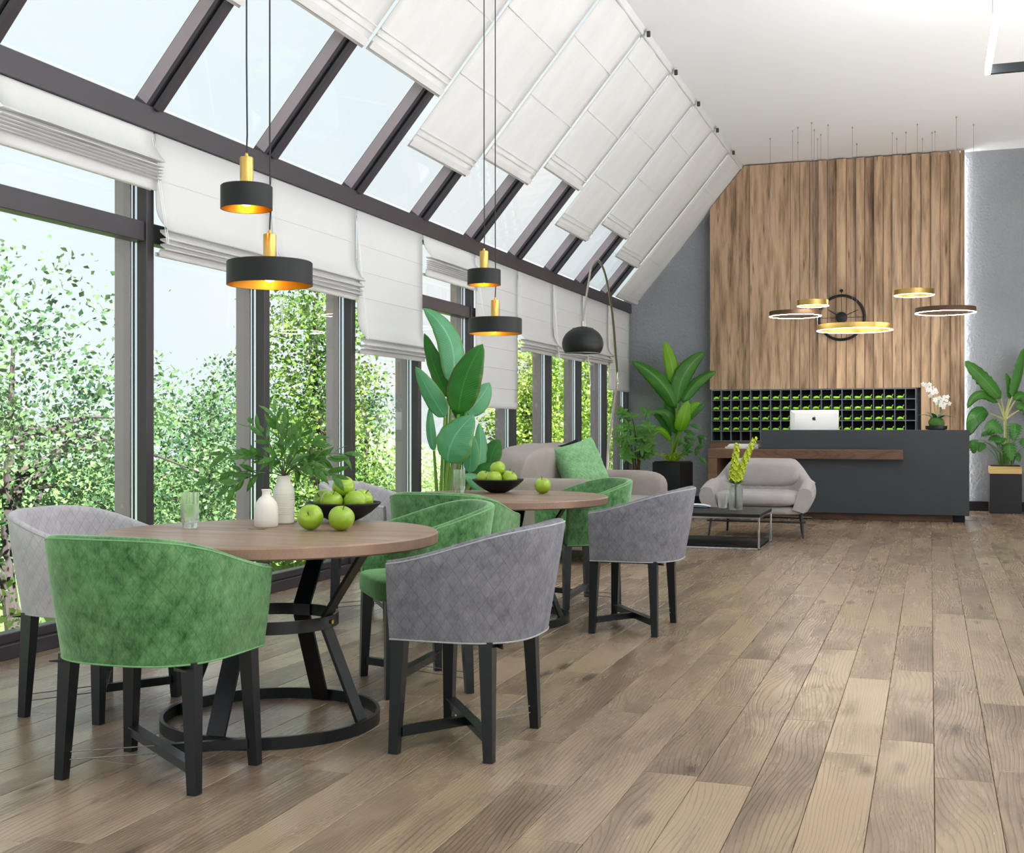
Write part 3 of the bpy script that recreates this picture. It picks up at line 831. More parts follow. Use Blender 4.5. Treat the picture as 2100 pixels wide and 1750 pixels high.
# tumblers
def tumbler(loc, label, h=0.145, R=0.037, wl=0.095):
    r = thing('water_glass', label, 'glass', loc, 0, 'glasses of water on the round tables')
    m = MB(); n = 40
    prof = [(0, 0.0), (R * 0.76, 0.0), (R * 0.80, 0.006), (R * 0.82, 0.022), (R * 0.98, 0.034), (R, 0.045), (R, h), (R - 0.0022, h), (R - 0.0024, 0.045), (R * 0.82, 0.036), (R * 0.70, 0.024), (0, 0.016)]
    m.lathe(prof, n); m.build('tumbler', M['tumbler'], r, smooth=True)
    rr = R - 0.0030
    MB().lathe([(0, 0.017), (R * 0.66, 0.024), (R * 0.80, 0.0375), (rr, 0.046), (rr, wl), (0, wl)], n).build('water', M['water'], r, smooth=True)
p = onz(389, 1083, ZT); tumbler((p.x, p.y, ZT), 'tall glass of water standing alone on the table with the leafy vase')
p = onz(942, 1010.5, ZT); tumbler((p.x, p.y, ZT), 'tall glass of water on the table beside the full bowl of apples, before the broad-leaved plant')

# vases
def vase(loc, prof, label, ribs=None):
    r = thing('ceramic_vase', label, 'vase', loc, 0, 'white vases')
    MB().lathe(prof, 48).build('body', M['ceramic'], r, smooth=True)
    if ribs:
        for z, R in ribs: MB().lathe([(R, z - 0.0012), (R + 0.0016, z), (R, z + 0.0012), (R - 0.001, z)], 48, closed=True).build('rib', M['ceramic'], r, smooth=True)
    return r
p = onz(546, 1081, ZT)
vase((p.x, p.y, ZT), [(0, 0), (0.043, 0), (0.048, 0.006), (0.0495, 0.03), (0.049, 0.075), (0.044, 0.098), (0.030, 0.118), (0.0185, 0.128), (0.0165, 0.138), (0.018, 0.150), (0.0205, 0.153), (0.019, 0.155), (0.0145, 0.150), (0.013, 0.136), (0.026, 0.115), (0.042, 0.09), (0.044, 0.01), (0, 0.008)], 'short white ceramic bottle vase with narrow neck, standing in front of the ribbed vase')
pt = onz(582, 1074, ZT)
TV = Vector((pt.x, pt.y, ZT))
vase(TV, [(0, 0), (0.040, 0), (0.0445, 0.005), (0.0455, 0.09), (0.0455, 0.13), (0.043, 0.150), (0.031, 0.172), (0.028, 0.182), (0.028, 0.198), (0.030, 0.203), (0.0275, 0.204), (0.025, 0.196), (0.025, 0.18), (0.040, 0.148), (0.0425, 0.12), (0.0415, 0.008), (0, 0.006)], 'taller white ribbed ceramic vase holding leafy branches', [(0.045 + 0.0075 * i, 0.0455) for i in range(12)])
# leafy branches in the tall vase
pl = thing('leafy_branches', 'cut branches with narrow green leaves spreading from the ribbed white vase', 'plant', TV + Vector((0, 0, 0.008)))
vl = [unit_leaf('leaf', M['olive'], 0.34, 0.16, 0.22, (0.85, 0.85)), unit_leaf('leaf', M['olive'], 0.30, 0.30, 0.25, (0.8, 0.9)), unit_leaf('leaf', M['olive'], 0.33, -0.08, 0.2, (0.9, 0.8))]
rg = random.Random(5)
d0 = -TV.x * _s + TV.y * _c
fw = Vector((-_s, _c, 0)); rt = Vector((_c, _s, 0))
ends = [(455, 930, -0.05), (430, 985, 0.02), (470, 1000, -0.08), (520, 870, 0.06), (563, 850, 0.0), (590, 870, -0.06), (622, 885, 0.05), (640, 905, -0.05), (670, 940, 0.04), (705, 930, 0.08), (690, 975, -0.02), (650, 960, -0.1), (505, 935, -0.1), (560, 940, -0.12), (610, 960, 0.10)]
neck = Vector((0, 0, 0.196))
for ex, ey, dd in ends:
    tip = atd(ex, ey, d0 + dd) - TV - Vector((0, 0, 0.008))
    mid = neck + (tip - neck) * 0.45 + Vector((0, 0, 0.06))
    pts = [Vector((rg.uniform(-.01, .01), rg.uniform(-.01, .01), 0.04)), neck + (tip - neck) * 0.02] + [bez(neck, mid, tip, t) for t in (0.2, 0.4, 0.6, 0.8, 1.0)]
    tw_ = MB().tube(pts, [0.0026, 0.0024, 0.0022, 0.002, 0.0017, 0.0014, 0.001], 6).build('twig', M['darkstem'], pl, smooth=True)
    nl = 9
    for i in range(nl):
        t = 0.34 + 0.66 * i / (nl - 1); q = bez(neck, mid, tip, t); tg = (bez(neck, mid, tip, min(t + 0.05, 1.0)) - bez(neck, mid, tip, t - 0.05)).normalized()
        a = i * 2.4 + rg.uniform(-.4, .4); u = tg.cross(Vector((0, 0, 1))).normalized(); v = u.cross(tg)
        dr = tg * (0.95 if i < nl - 1 else 2.2) + (u * cos(a) + v * sin(a)) * 0.75 + Vector((0, 0, -0.30 * rg.random()))
        put_leaf(rg.choice(vl), tw_, q, dr, rg.uniform(0.06, 0.105), rg.uniform(-.6, .6), up=(rg.uniform(-.6, .8), rg.uniform(-1.2, .2), rg.uniform(.1, 1.0)))
p = onz(520, 1086, ZT)
lf = put_leaf(vl[2], None, (p.x - 0.03, p.y, ZT + 0.004), (0.95, 0.2, 0), 0.09); lf.name = 'fallen_leaf'
tag(lf, 'single fallen green leaf lying on the tabletop by the short vase', 'leaf', 'leaves fallen on the table')
p = onz(600, 1070, ZT)
lf = put_leaf(vl[0], None, (p.x, p.y, ZT + 0.004), (0.6, -0.7, 0), 0.07); lf.name = 'fallen_leaf'
tag(lf, 'single fallen green leaf lying on the tabletop behind the ribbed vase', 'leaf', 'leaves fallen on the table')

# bowls and apples
apm = None
def apple_mesh():
    R = 0.049; prof = []
    N = 16
    for i in range(N + 1):
        a = -pi / 2 + pi * i / N
        r = R * cos(a) ** 0.92 if 0 < i < N else 0.0
        z = R * 0.93 * sin(a)
        k = abs(cos(a))
        z -= math.copysign(1, sin(a)) * R * (0.30 if sin(a) > 0 else 0.20) * max(0, 1 - (r / (0.42 * R))) ** 1.3
        r *= 1.0 + 0.05 * sin(a)
        prof.append((r, z))
    m = MB().lathe(prof, 28)
    m.v = [(x * (1 + 0.018 * cos(5 * math.atan2(y, x))), y * (1 + 0.018 * cos(5 * math.atan2(y, x))), z) for x, y, z in m.v]
    return m.mesh('flesh', M['apple'], smooth='all')
apm = apple_mesh()
stm = MB().tube([(0, 0, 0.026), (0.001, 0, 0.04), (0.005, 0.002, 0.056)], [0.0016, 0.0014, 0.0022], 6).mesh('stalk', M['stem'])
def apple(c, label, rot, group, s=1.0):
    r = thing('apple', label, 'apple', c, 0, group); r.rotation_euler = rot; r.scale = (s, s, s)
    link('flesh', apm, r); link('stalk', stm, r); return r
def bowl(loc, label):
    r = thing('fruit_bowl', label, 'bowl', loc, 0, 'black fruit bowls')
    prof = [(0, 0.0), (0.045, 0.0), (0.055, 0.004), (0.085, 0.018), (0.125, 0.044), (0.158, 0.074), (0.165, 0.083), (0.162, 0.084), (0.152, 0.074), (0.12, 0.047), (0.08, 0.022), (0.05, 0.009), (0, 0.007)]
    MB().lathe(prof, 56).build('basin', M['blackmatte'], r, smooth='all')
    MB().lathe([(0.1632, 0.0825), (0.1655, 0.0835), (0.1632, 0.0852), (0.1612, 0.0842)], 56, closed=True).build('rim', M['black'], r, smooth=True)
    return r
def apple_low(rot, s_):
    from mathutils import Euler
    R = Euler(rot).to_matrix(); return -min((R @ v.co).z for v in apm.vertices) * s_
def bowl_apples(bc, txts, off):
    for i, txt in enumerate(txts):
        rot = [(0.9, -0.5, 0), (0.35, 0.2, 0.5), (-0.3, 0.2, 1.0), (0.2, 0.5, 0.2), (0.2, -0.2, 2.2), (0.1, -0.35, 0.4)][(i + off) % 6 if i < 5 else 5]
        if i < 5:
            a = radians((170, 242, 314, 26, 98)[i] + off * 14); q = bc + (rt * cos(a) + fw * sin(a)) * 0.086; z = 0.0905
        else: q = bc + rt * 0.0; z = 0.1505
        apple(Vector((q.x, q.y, ZT + z)), txt, rot, 'apples in the bowls')
def loose(px, py, rot, txt, s_):
    q = onz(px, py, ZT); apple(Vector((q.x, q.y, ZT + apple_low(rot, s_) + 0.0003)), txt, rot, 'loose apples on the tables', s_)
bp = onz(704, 1070, ZT); B1 = Vector((bp.x, bp.y, ZT))
bowl(B1, 'black shallow bowl of apples beside the white vases')
bowl_apples(B1, ['green apple on the vase side of the bowl beside the white vases',
 'green apple low in the bowl behind the two loose apples',
 'green apple in the vase-side bowl, on the side facing the grey tub chair',
 'green apple in the vase-side bowl, resting against its rim toward the aslant green chair',
 'green apple hidden low in the vase-side bowl, on its window side',
 'green apple on top of the pile in the bowl beside the vases'], 0)
loose(637, 1088, (1.15, 0.25, 0.1), 'loose green apple lying on its side by the short vase, dimple forward', 1.06)
loose(700, 1089, (0.35, 0.1, 0.6), 'loose green apple standing upright before the bowl beside the vases', 1.06)
bp = onz(1021, 1010.5, ZT); B2 = Vector((bp.x, bp.y, ZT))
bowl(B2, 'black shallow bowl heaped with apples beside the single loose apple')
bowl_apples(B2, ['green apple in the far bowl, nearest the glass of water',
 'green apple at the front of the far bowl, below the glass side',
 'green apple at the front of the far bowl, dimple showing',
 'green apple in the far bowl, on the side of the single loose apple',
 'green apple low at the back of the far bowl',
 'green apple crowning the heap in the far bowl'], 1)
loose(1113, 1013, (0.3, -0.2, 0.4), 'single loose green apple on the table in front of the sofa', 1.06)

# ================================================================== PENDANT LAMPS
def pendant(x, y, zb, R, H, label):
    r = thing('pendant_lamp', label, 'lamp', (x, y, zb), 0, 'black and brass pendant lamps')
    MB().lathe([(0.034, H), (R - 0.004, H), (R, H - 0.004), (R, 0), (R - 0.0025, 0), (R - 0.0025, H - 0.006), (0.034, H - 0.006)], 56, closed=True).build('shade', M['blackmatte'], r, smooth=True); shd = r.children[-1]
    MB().lathe([(R - 0.0030, 0.001), (R - 0.0028, 0.001), (R - 0.0032, H - 0.0075), (0.02, H - 0.0075), (0.02, H - 0.0085), (R - 0.0042, H - 0.0085)], 56, closed=True).build('gold_lining', M['goldin'], shd, smooth=True)
    MB().lathe([(0, H + 0.001), (0.026, H + 0.001), (0.026, H + 0.108), (0.024, H + 0.111), (0, H + 0.111)], 28).build('lamp_holder', M['brass'], r, smooth=True)
    MB().lathe([(0, H + 0.111), (0.007, H + 0.111), (0.007, H + 0.122), (0.004, H + 0.128), (0, H + 0.13)], 14).build('cord_grip', M['brass'], r, smooth=True)
    MB().tube([(0, 0, H + 0.129), (0.003, 0.0, H + 0.2), (0, 0, H + 0.5), (0, 0, 4.975 - zb)], 0.0032, 6).build('cord', M['cord'], r)
    MB().lathe([(0, 4.975 - zb), (0.045, 4.975 - zb), (0.05, 4.985 - zb), (0.05, 4.999 - zb), (0, 4.999 - zb)], 24).build('ceiling_rose', M['blackmatte'], r, smooth=True)
    b = MB(); prof = [(0, -0.028), (0.015, -0.024), (0.026, -0.01), (0.028, 0.004), (0.022, 0.022), (0.014, 0.036), (0.013, 0.045), (0, 0.045)]
    b.lathe(prof, 20, (0, 0, H * 0.42)).build('bulb', M['bulb'], r, smooth=True)
pendant(-2.52, 4.06, 2.012, 0.100, 0.092, 'small black drum pendant with brass stem, higher of the pair above the leafy vase')
pendant(-2.50, 4.20, 1.730, 0.170, 0.094, 'wide black drum pendant with brass stem, lower of the pair above the leafy vase')
pendant(-2.52, 4.06 + DY, 2.012, 0.100, 0.092, 'small black drum pendant with brass stem, higher of the pair before the long flat blind')
pendant(-2.50, 4.20 + DY, 1.730, 0.163, 0.094, 'wide black drum pendant with brass stem, lower of the pair before the long flat blind')

# ================================================================== SOFA
SX, SY = -3.16, 10.85
r = thing('sofa', 'long taupe fabric sofa standing along the window wall, green cushion on it', 'sofa', (SX, SY, 0), -pi / 2)
pillow(MB(), (0, 0.0, 0.215), (1.17, 0.56, 0.105), 0.18, 0.16).build('base', M['sofa'], r, smooth='all')
for sx in (-1, 1):
    pillow(MB(), (sx * 0.495, 0.12, 0.385), (0.492, 0.47, 0.105), 0.42, 0.24, 36, 16).build('seat_cushion', M['sofa'], r, smooth='all')
    def armf(p): p.x *= 1.0 + 0.18 * (p.z / 0.28); return p
    pillow(MB(), (sx * 1.10, 0.05, 0.435), (0.125, 0.585, 0.29), 0.42, 0.30, 36, 16, fn=armf).build('arm', M['sofa'], r, smooth='all')
R4 = Matrix.Rotation(radians(-13), 4, 'X')
def sag(p):
    p.z += 0.010 * sin(p.x * 7); p.y *= 1.0 + 0.25 * (-p.z / 0.32 if p.z < 0 else 0); return p
pillow(MB(), (0, -0.36, 0.655), (1.0, 0.15, 0.35), 0.42, 0.10, 96, 18, M4=R4, fn=sag).build('back_cushion', M['sofa'], r, smooth='all')
pillow(MB(), (0, -0.50, 0.50), (1.16, 0.075, 0.38), 0.25, 0.2).build('back_frame', M['sofa'], r, smooth='all')
for sx in (-1, 1):
    for sy in (-1, 1):
        MB().bar((sx * 1.02, sy * 0.44, 0), (sx * 1.0, sy * 0.42, 0.125), 0.028, 0.028, 0.04, 0.04).build('leg', M['blackwood'], r)
# cushions on it
def square_cushion(c, q, half, thick, mat, label, name, ridges=False, rollx=0.0):
    r = thing(name, label, 'cushion', c); r.rotation_mode = 'QUATERNION'; r.rotation_quaternion = q
    m = MB(); n = 60
    def f(sg):
        def fn(a, b):
            u, v = a * 2 - 1, b * 2 - 1
            k = (max(0.0, 1 - u ** 4) * max(0.0, 1 - v ** 4)) ** 0.5
            e = 1 - 0.07 * (1 - abs(u) ** 2) * (abs(v) ** 6) ; e2 = 1 - 0.07 * (1 - abs(v) ** 2) * (abs(u) ** 6)
            z = thick * k
            if ridges: z += k * 0.016 * (abs(sin((u * 0.35 + v) * 4.2)) ** 0.6) + k * 0.004 * sin(u * 40) * sin(v * 40)
            return Vector((half * u * e2, half * v * e, sg * z))
        return fn
    m.grid(f(1), n, n); o = m.build('front_panel', mat, r, smooth='all')
    m = MB(); m.grid(f(-1), n, n); m.build('back_panel', mat, r, smooth='all')
    return r
fq = Matrix((Vector((0.22, -0.97, 0.0)).normalized(), Vector((-0.30, -0.05, 0.95)).normalized(), Vector((0.92, 0.1, 0.38)))).transposed()
def basis(zdir, roll):
    z = Vector(zdir).normalized(); x = Vector((0, 0, 1)).cross(z).normalized(); y = z.cross(x)
    return (Matrix((x, y, z)).transposed() @ Matrix.Rotation(roll, 3, 'Z')).to_quaternion()
square_cushion((-3.13, 10.90, 0.80), basis((0.66, -0.68, 0.34), radians(15)), 0.235, 0.105, M['knit'], 'fuzzy green knitted cushion leaning on the sofa back', 'knit_cushion', True)
square_cushion((-3.30, 11.20, 0.825), basis((0.90, -0.32, 0.30), radians(10)), 0.20, 0.06, M['blackcush'], 'plain black cushion tucked behind the fuzzy green one', 'black_cushion')

# ================================================================== ARC LAMP
LB = Vector((-3.33, 12.70, 0)); LS = Vector((-2.93, 10.35, 0))
r = thing('arc_floor_lamp', 'steel arc floor lamp with black dome shade reaching over the sofa', 'lamp', LB)
def lamp_pt(px, py):
    k = (px - CX) / F_PX; D = LS - LB
    a0, d0_ = LB.x * _c + LB.y * _s, -LB.x * _s + LB.y * _c; a1, d1_ = D.x * _c + D.y * _s, -D.x * _s + D.y * _c
    t = (k * d0_ - a0) / (a1 - k * d1_); P = LB + D * t; d = d0_ + d1_ * t
    return Vector((P.x, P.y, EYE - (py - HY) / F_PX * d))
raw = [(1265, 790), (1262, 720), (1257, 655), (1249, 600), (1239, 556), (1226, 534), (1214, 545), (1207, 580), (1201, 618), (1195, 662)]
pts = [lamp_pt(*q) - LB for q in raw]
pts = [Vector((0, 0, 0.06)), Vector((0, 0, 0.9))] + pts
sm = []
for i in range(len(pts) - 1):
    p0, p1, p2, p3 = pts[max(i - 1, 0)], pts[i], pts[i + 1], pts[min(i + 2, len(pts) - 1)]
    for j in range(5):
        t = j / 5.0
        sm.append(0.5 * ((2 * p1) + (p2 - p0) * t + (2 * p0 - 5 * p1 + 4 * p2 - p3) * t * t + (3 * p1 - p0 - 3 * p2 + p3) * t ** 3))
sm.append(pts[-1]); nS = len(sm)
MB().tube(sm, [0.017 - 0.009 * (i / nS) for i in range(nS)], 10).build('arm', M['steel'], r, smooth=True)
MB().lathe([(0, 0), (0.19, 0), (0.20, 0.01), (0.20, 0.05), (0.19, 0.06), (0, 0.06)], 40).build('base', M['blackmatte'], r, smooth=True)
e = sm[-1]; RS = 0.183
m = MB(); prof = [(0, RS * 0.86)]
for i in range(2, 25):
    a = pi / 2 - (pi / 2 + radians(33)) * i / 24
    prof.append((RS * cos(a), RS * 0.84 * sin(a)))
zlow = prof[-1][1]; rlow = prof[-1][0]
prof += [(rlow - 0.004, zlow)] + [((RS - 0.004) * cos(a), (RS * 0.84 - 0.004) * sin(a)) for a in [pi / 2 - (pi / 2 + radians(33)) * i / 24 for i in range(23, 1, -1)]] + [(0, RS * 0.82)]
zc = e.z - RS * 0.86 - 0.03
sh = m.lathe(prof, 44, (e.x, e.y, zc)).build('shade', M['blackmatte'], r, smooth=True)
m = MB()
MB().lathe([(rlow - 0.004, zlow - 0.002), (rlow + 0.001, zlow - 0.002), (rlow + 0.001, zlow + 0.006), (rlow - 0.004, zlow + 0.006)], 44, (e.x, e.y, zc), closed=True).build('rim', M['steel'], sh, smooth=True)
for k in range(14):
    a = 2 * pi * k / 14; rr_ = RS * 0.46; zz = zc + RS * 0.84 * sin(math.acos(0.46))
    MB().lathe([(0, 0.0025), (0.010, 0.0012), (0.010, -0.003), (0, -0.003)], 10, (e.x + rr_ * cos(a), e.y + rr_ * sin(a), zz)).build('vent', M['cubbyback'], sh)
MB().tube([e + Vector((0, 0, 0.012)), Vector((e.x, e.y, zc + RS * 0.83))], 0.013, 10).build('socket', M['steel'], r, smooth=True)

# ================================================================== COFFEE TABLE
CX0, CX1, CY0, CY1 = -2.42, -1.515, 11.37, 12.28
cc = ((CX0 + CX1) / 2, (CY0 + CY1) / 2, 0)
r = thing('coffee_table', 'low black coffee table with chrome frame and lower shelf before the small loveseat', 'table', cc)
hx, hy = (CX1 - CX0) / 2, (CY1 - CY0) / 2; t = 0.009
MB().cbox(-hx, hx, -hy, hy, 0.312, 0.342, 0.003).build('table_top', M['blackmatte'], r)
MB().cbox(-hx + 0.02, hx - 0.02, -hy + 0.02, hy - 0.02, 0.022, 0.046, 0.003).build('lower_shelf', M['blackmatte'], r)
for sx in (-1, 1):
    for sy in (-1, 1):
        MB().cbox(sx * (hx - t) - t, sx * (hx - t) + t, sy * (hy - t) - t, sy * (hy - t) + t, 0.0, 0.293, 0.002).build('leg', M['chrome'], r)
for z0 in (0.003, 0.2935):
    for sy in (-1, 1): MB().cbox(-hx + 0.019, hx - 0.019, sy * (hy - t) - t, sy * (hy - t) + t, z0, z0 + 0.018, 0.002).build('rail', M['chrome'], r)
    for sx in (-1, 1): MB().cbox(sx * (hx - t) - t, sx * (hx - t) + t, -hy + 0.0, hy - 0.0, z0 if z0 > 0.1 else z0, z0 + 0.018, 0.002).build('rail', M['chrome'], r)
ZCt = 0.3425
p = onz(1509, 1046, ZCt)
jar = thing('flower_jar', 'frosted glass jar on the coffee table holding two lime flower spikes', 'vase', (p.x, p.y, ZCt))
MB().lathe([(0, 0), (0.062, 0), (0.068, 0.006), (0.068, 0.20), (0.062, 0.222), (0.046, 0.238), (0.046, 0.252), (0.050, 0.254), (0.050, 0.258), (0.042, 0.256), (0.042, 0.238), (0.058, 0.22), (0.064, 0.20), (0.064, 0.010), (0, 0.008)], 40).build('body', M['frost'], jar, smooth=True)
JP = Vector((p.x, p.y, ZCt))
fs = thing('lime_flower_spikes', 'two tall lime green flower spikes standing in the frosted jar', 'flowers', JP + Vector((0, 0, 0.012)))
flm = MB()
for k in range(5):
    a = 2 * pi * k / 5
    V_, F_, U_ = leaf_geo((0, 0, 0.1), (0.35 * cos(a), 0.35 * sin(a), 0.05), (0.62 * cos(a), 0.62 * sin(a), 0.45), 0.62, (0, 0, 1), -0.3, 0, 3, (0.7, 0.7), 4, 1)
    flm.add(V_, F_)
flm.lathe([(0, -0.1), (0.14, 0.0), (0.16, 0.25), (0, 0.4)], 8)
flme = flm.mesh('floret', M['lime'], smooth='all')
dj = -JP.x * _s + JP.y * _c
rg = random.Random(9)
for (bx, by, tx, ty, n_, ru) in ((1503, 985, 1512, 913, 62, 0.052), (1513, 985, 1548, 900, 66, 0.045)):
    a = atd(bx, by, dj) - fs.location; b = atd(tx, ty, dj) - fs.location; mid = (a + b) / 2 + Vector((-0.01, 0, 0.02))
    MB().tube([Vector((rg.uniform(-.02, .02), 0, 0.01)), Vector((0, 0, 0.23)), a, mid, b], [0.006, 0.006, 0.005, 0.004, 0.002], 7).build('stalk', M['greenstem'], fs, smooth=True)
    st = Vector((0, 0, 0.255))
    for i in range(n_):
        t = i / (n_ - 1)
        q = bez(st.lerp(a, 0.55), a.lerp(mid, 0.7), b, t); ang = i * 2.39996
        rad = ru * (1 - 0.55 * t); dv = (rt * cos(ang) + fw * sin(ang)) + Vector((0, 0, 0.35))
        put_leaf(flme, fs, q + dv * rad * 0.55, Vector((0, 0, 1)).cross(dv) + Vector((0, 0, 0.01)), 0.052 * (1 - 0.4 * t), 0, 'floret', up=dv)
for k in range(6):
    a = k * 1.05
    put_leaf(vl[k % 3], fs, (0.02 * cos(a), 0.02 * sin(a), 0.245), (cos(a), sin(a), 0.35), 0.11)
p = onz(1482, 1042, ZCt)
r = thing('tumbler', 'clear low tumbler beside the frosted flower jar', 'glass', (p.x, p.y, ZCt))
MB().lathe([(0, 0), (0.040, 0), (0.043, 0.004), (0.054, 0.145), (0.0515, 0.146), (0.041, 0.014), (0, 0.010)], 36).build('cup', M['tumbler'], r, smooth=True)
MB().lathe([(0, 0.0145), (0.0405, 0.0145), (0.0455, 0.07), (0, 0.07)], 36).build('water', M['water'], r, smooth=True)
p = onz(1440, 1041, ZCt)
r = thing('magazine', 'open white magazine with its page rolled over on the coffee table', 'magazine', (p.x - 0.12, p.y + 0.02, ZCt), radians(10))
m = MB(); n_ = 26
for i in range(n_):
    t = i / (n_ - 1)
    if t < 0.45: x, z = 0.16 - 0.30 * t / 0.45, 0.004 + 0.006 * sin(t * 9)
    else:
        a = (t - 0.45) / 0.55 * 2 * pi * 0.95; R_ = 0.034 - 0.004 * (t - 0.45)
        x, z = -0.14 - R_ * sin(a), 0.005 + R_ - R_ * cos(a)
    for y in (-0.105, 0.105): m.v.append((x, y, z))
for i in range(n_ - 1): m.f.append((2 * i, 2 * i + 2, 2 * i + 3, 2 * i + 1))
o = m.build('rolled_page', M['bluecover'], r, smooth='all'); md = o.modifiers.new('t', 'SOLIDIFY'); md.thickness = 0.003
m = MB()
for i in range(14):
    t = i / 13; x = -0.10 + 0.30 * t; z = 0.012 + 0.020 * sin(pi * t) ** 0.7
    for y in (-0.10, 0.10): m.v.append((x, y, z))
for i in range(13): m.f.append((2 * i, 2 * i + 2, 2 * i + 3, 2 * i + 1))
o = m.build('page', M['paper'], r, smooth='all'); md = o.modifiers.new('t', 'SOLIDIFY'); md.thickness = 0.005

# ================================================================== LOVESEAT
r = thing('loveseat', 'small light grey loveseat with dark slim legs before the reception desk', 'armchair', (-1.745, 13.12, 0), pi)
yf = 0.40; ob = plan_pts(0.50, 0.36, yf, 2.4, 36, 6); ot = plan_pts(0.615, 0.44, yf, 2.6, 36, 6); n = len(ob)
m = MB(); secs = []; edge = []
for i in range(n):
    ax = abs(ot[i].x) / 0.615; yy = ot[i].y
    f = min(1, max(0, (yf - yy) / (yf + 0.44)))
    sq_ = min(1.0, max(0.0, (abs(ot[i].x) - 0.33) / 0.27)); sq_ = sq_ * sq_ * (3 - 2 * sq_)
    zt = 0.815 - 0.22 * sq_ if yy < -0.12 else 0.595
    if yy >= -0.12: zt = 0.595 - 0.075 * ((yy + 0.12) / (yf + 0.12)) ** 1.5
    zb = 0.245 + 0.02 * (1 - f)
    tg = (ot[min(i + 1, n - 1)] - ot[max(i - 1, 0)]).normalized(); nin = Vector((-tg.y, tg.x))
    if nin.dot(-ot[i]) < 0: nin = -nin
    th = 0.125; sec = []
    for j in range(9):
        q = j / 8.0; pq = ob[i].lerp(ot[i], sin(q * pi / 2)); z = zb + (zt - 0.03 - zb) * q
        pull = 0.10 * max(0, (q - 0.45)) ** 1.5 * (1 if f < 0.75 else 1.0 - (f - 0.75) * 2)
        sec.append((pq.x + nin.x * pull, pq.y + nin.y * pull, z))
    px_, py_, _ = sec[-1]
    edge.append((px_ - nin.x * 0.002, py_ - nin.y * 0.002, zt - 0.028))
    for k in range(1, 6):
        a = pi * k / 6
        sec.append((px_ + nin.x * th * (1 - cos(a)) / 2, py_ + nin.y * th * (1 - cos(a)) / 2, zt - 0.03 + 0.034 * sin(a)))
    for j in range(5):
        q = 1 - j / 4.0; z = 0.30 + (zt - 0.03 - 0.30) * q
        base_ = ob[i].lerp(Vector((px_, py_)), 0.35 + 0.65 * q)
        sec.append((base_.x + nin.x * (th + 0.015 * (1 - q)), base_.y + nin.y * (th + 0.015 * (1 - q)), z))
    secs.append(sec)
k_ = len(secs[0])
vs_ = [p_ for s_ in secs for p_ in s_]; fs_ = []
for i in range(n - 1):
    for j in range(k_):
        j2 = (j + 1) % k_; fs_.append((i * k_ + j, (i + 1) * k_ + j, (i + 1) * k_ + j2, i * k_ + j2))
fs_.append(tuple(range(k_))); fs_.append(tuple((n - 1) * k_ + j for j in range(k_))[::-1])
m.add(vs_, fs_); m.build('shell', M['lovecloth'], r, smooth=True)
MB().tube(edge, 0.005, 6).build('seam_piping', M['gfpiping'], r, smooth=True)
pillow(MB(), (0, 0.03, 0.285), (0.50, 0.37, 0.045), 0.3, 0.4).build('seat_base', M['lovecloth'], r, smooth='all')
pillow(MB(), (0, 0.09, 0.405), (0.455, 0.38, 0.085), 0.55, 0.42, 40, 16).build('seat_cushion', M['lovecloth'], r, smooth='all')
R4 = Matrix.Rotation(radians(-12), 4, 'X')
pillow(MB(), (0, -0.235, 0.665), (0.40, 0.105, 0.155), 0.6, 0.5, 40, 16, M4=R4).build('back_cushion', M['lovecloth'], r, smooth='all')
m = MB(); nf = 40
def tuft(a, b):
    x = -0.40 + 0.80 * a; return (x, -0.195 + 0.012 * abs(sin(a * 26)) - 0.03 * (2 * a - 1) ** 2, 0.44 + 0.11 * b)
m.grid(tuft, nf, 4); m.build('tufted_back', M['lovecloth'], r, smooth='all')
for sx in (-1, 1):
    for sy, top in ((1, 0.27), (-1, 0.27)):
        foot = Vector((sx * (0.495 if sy > 0 else 0.41), sy * 0.36, 0)); hd = Vector((sx * (0.465 if sy > 0 else 0.39), sy * 0.29, top))
        MB().tube([foot, hd], [0.011, 0.017], 8).build('leg', M['blackwood'], r, smooth=True)
for sy in (-1, 1):
    MB().tube([(-0.52, sy * 0.325, 0.165), (0.52, sy * 0.325, 0.165)], 0.010, 8).build('rail', M['blackwood'], r, smooth=True)

# ================================================================== RECEPTION DESK
r = thing('reception_desk', 'long charcoal reception desk with a dark wooden side shelf', 'desk', (-1.0, 15.5, 0))
def W(m, x0, x1, y0, y1, z0, z1, c=0.004): return m.cbox(x0 + 1.0, x1 + 1.0, y0 - 15.5, y1 - 15.5, z0, z1, c)
W(MB(), -2.05, 0.446, 15.50, 15.555, 0.085, 1.13).build('front_panel', M['deskgrey'], r)
W(MB(), -2.05, 0.446, 15.556, 15.80, 1.10, 1.13).build('top_ledge', M['deskgrey'], r)
W(MB(), 0.391, 0.446, 15.556, 16.35, 0.085, 1.099).build('side_panel', M['deskgrey'], r)
W(MB(), -2.05, -1.995, 15.556, 16.35, 0.085, 1.099).build('side_panel', M['deskgrey'], r)
W(MB(), -1.994, 0.390, 15.556, 16.35, 0.82, 0.85).build('work_surface', M['deskgrey'], r)
W(MB(), -2.02, 0.26, 15.59, 16.20, 0.0, 0.084).build('plinth', M['deskwood'], r)
W(MB(), 0.261, 0.40, 15.65, 16.20, 0.0, 0.084).build('plinth_return', M['blackmatte'], r)
W(MB(), -2.703, -0.315, 15.36, 15.499, 0.766, 0.884).build('wood_shelf', M['deskwood'], r)
W(MB(), -2.703, -2.051, 15.50, 16.25, 0.766, 0.884).build('wood_top', M['deskwood'], r)
W(MB(), -2.703, -2.585, 15.36, 16.25, 0.0, 0.765).build('wood_leg', M['deskwood'], r)
W(MB(), -2.584, -2.051, 16.20, 16.25, 0.0, 0.765).build('back_panel', M['blackmatte'], r)  # black sheet standing in for the shade inside the open leg space
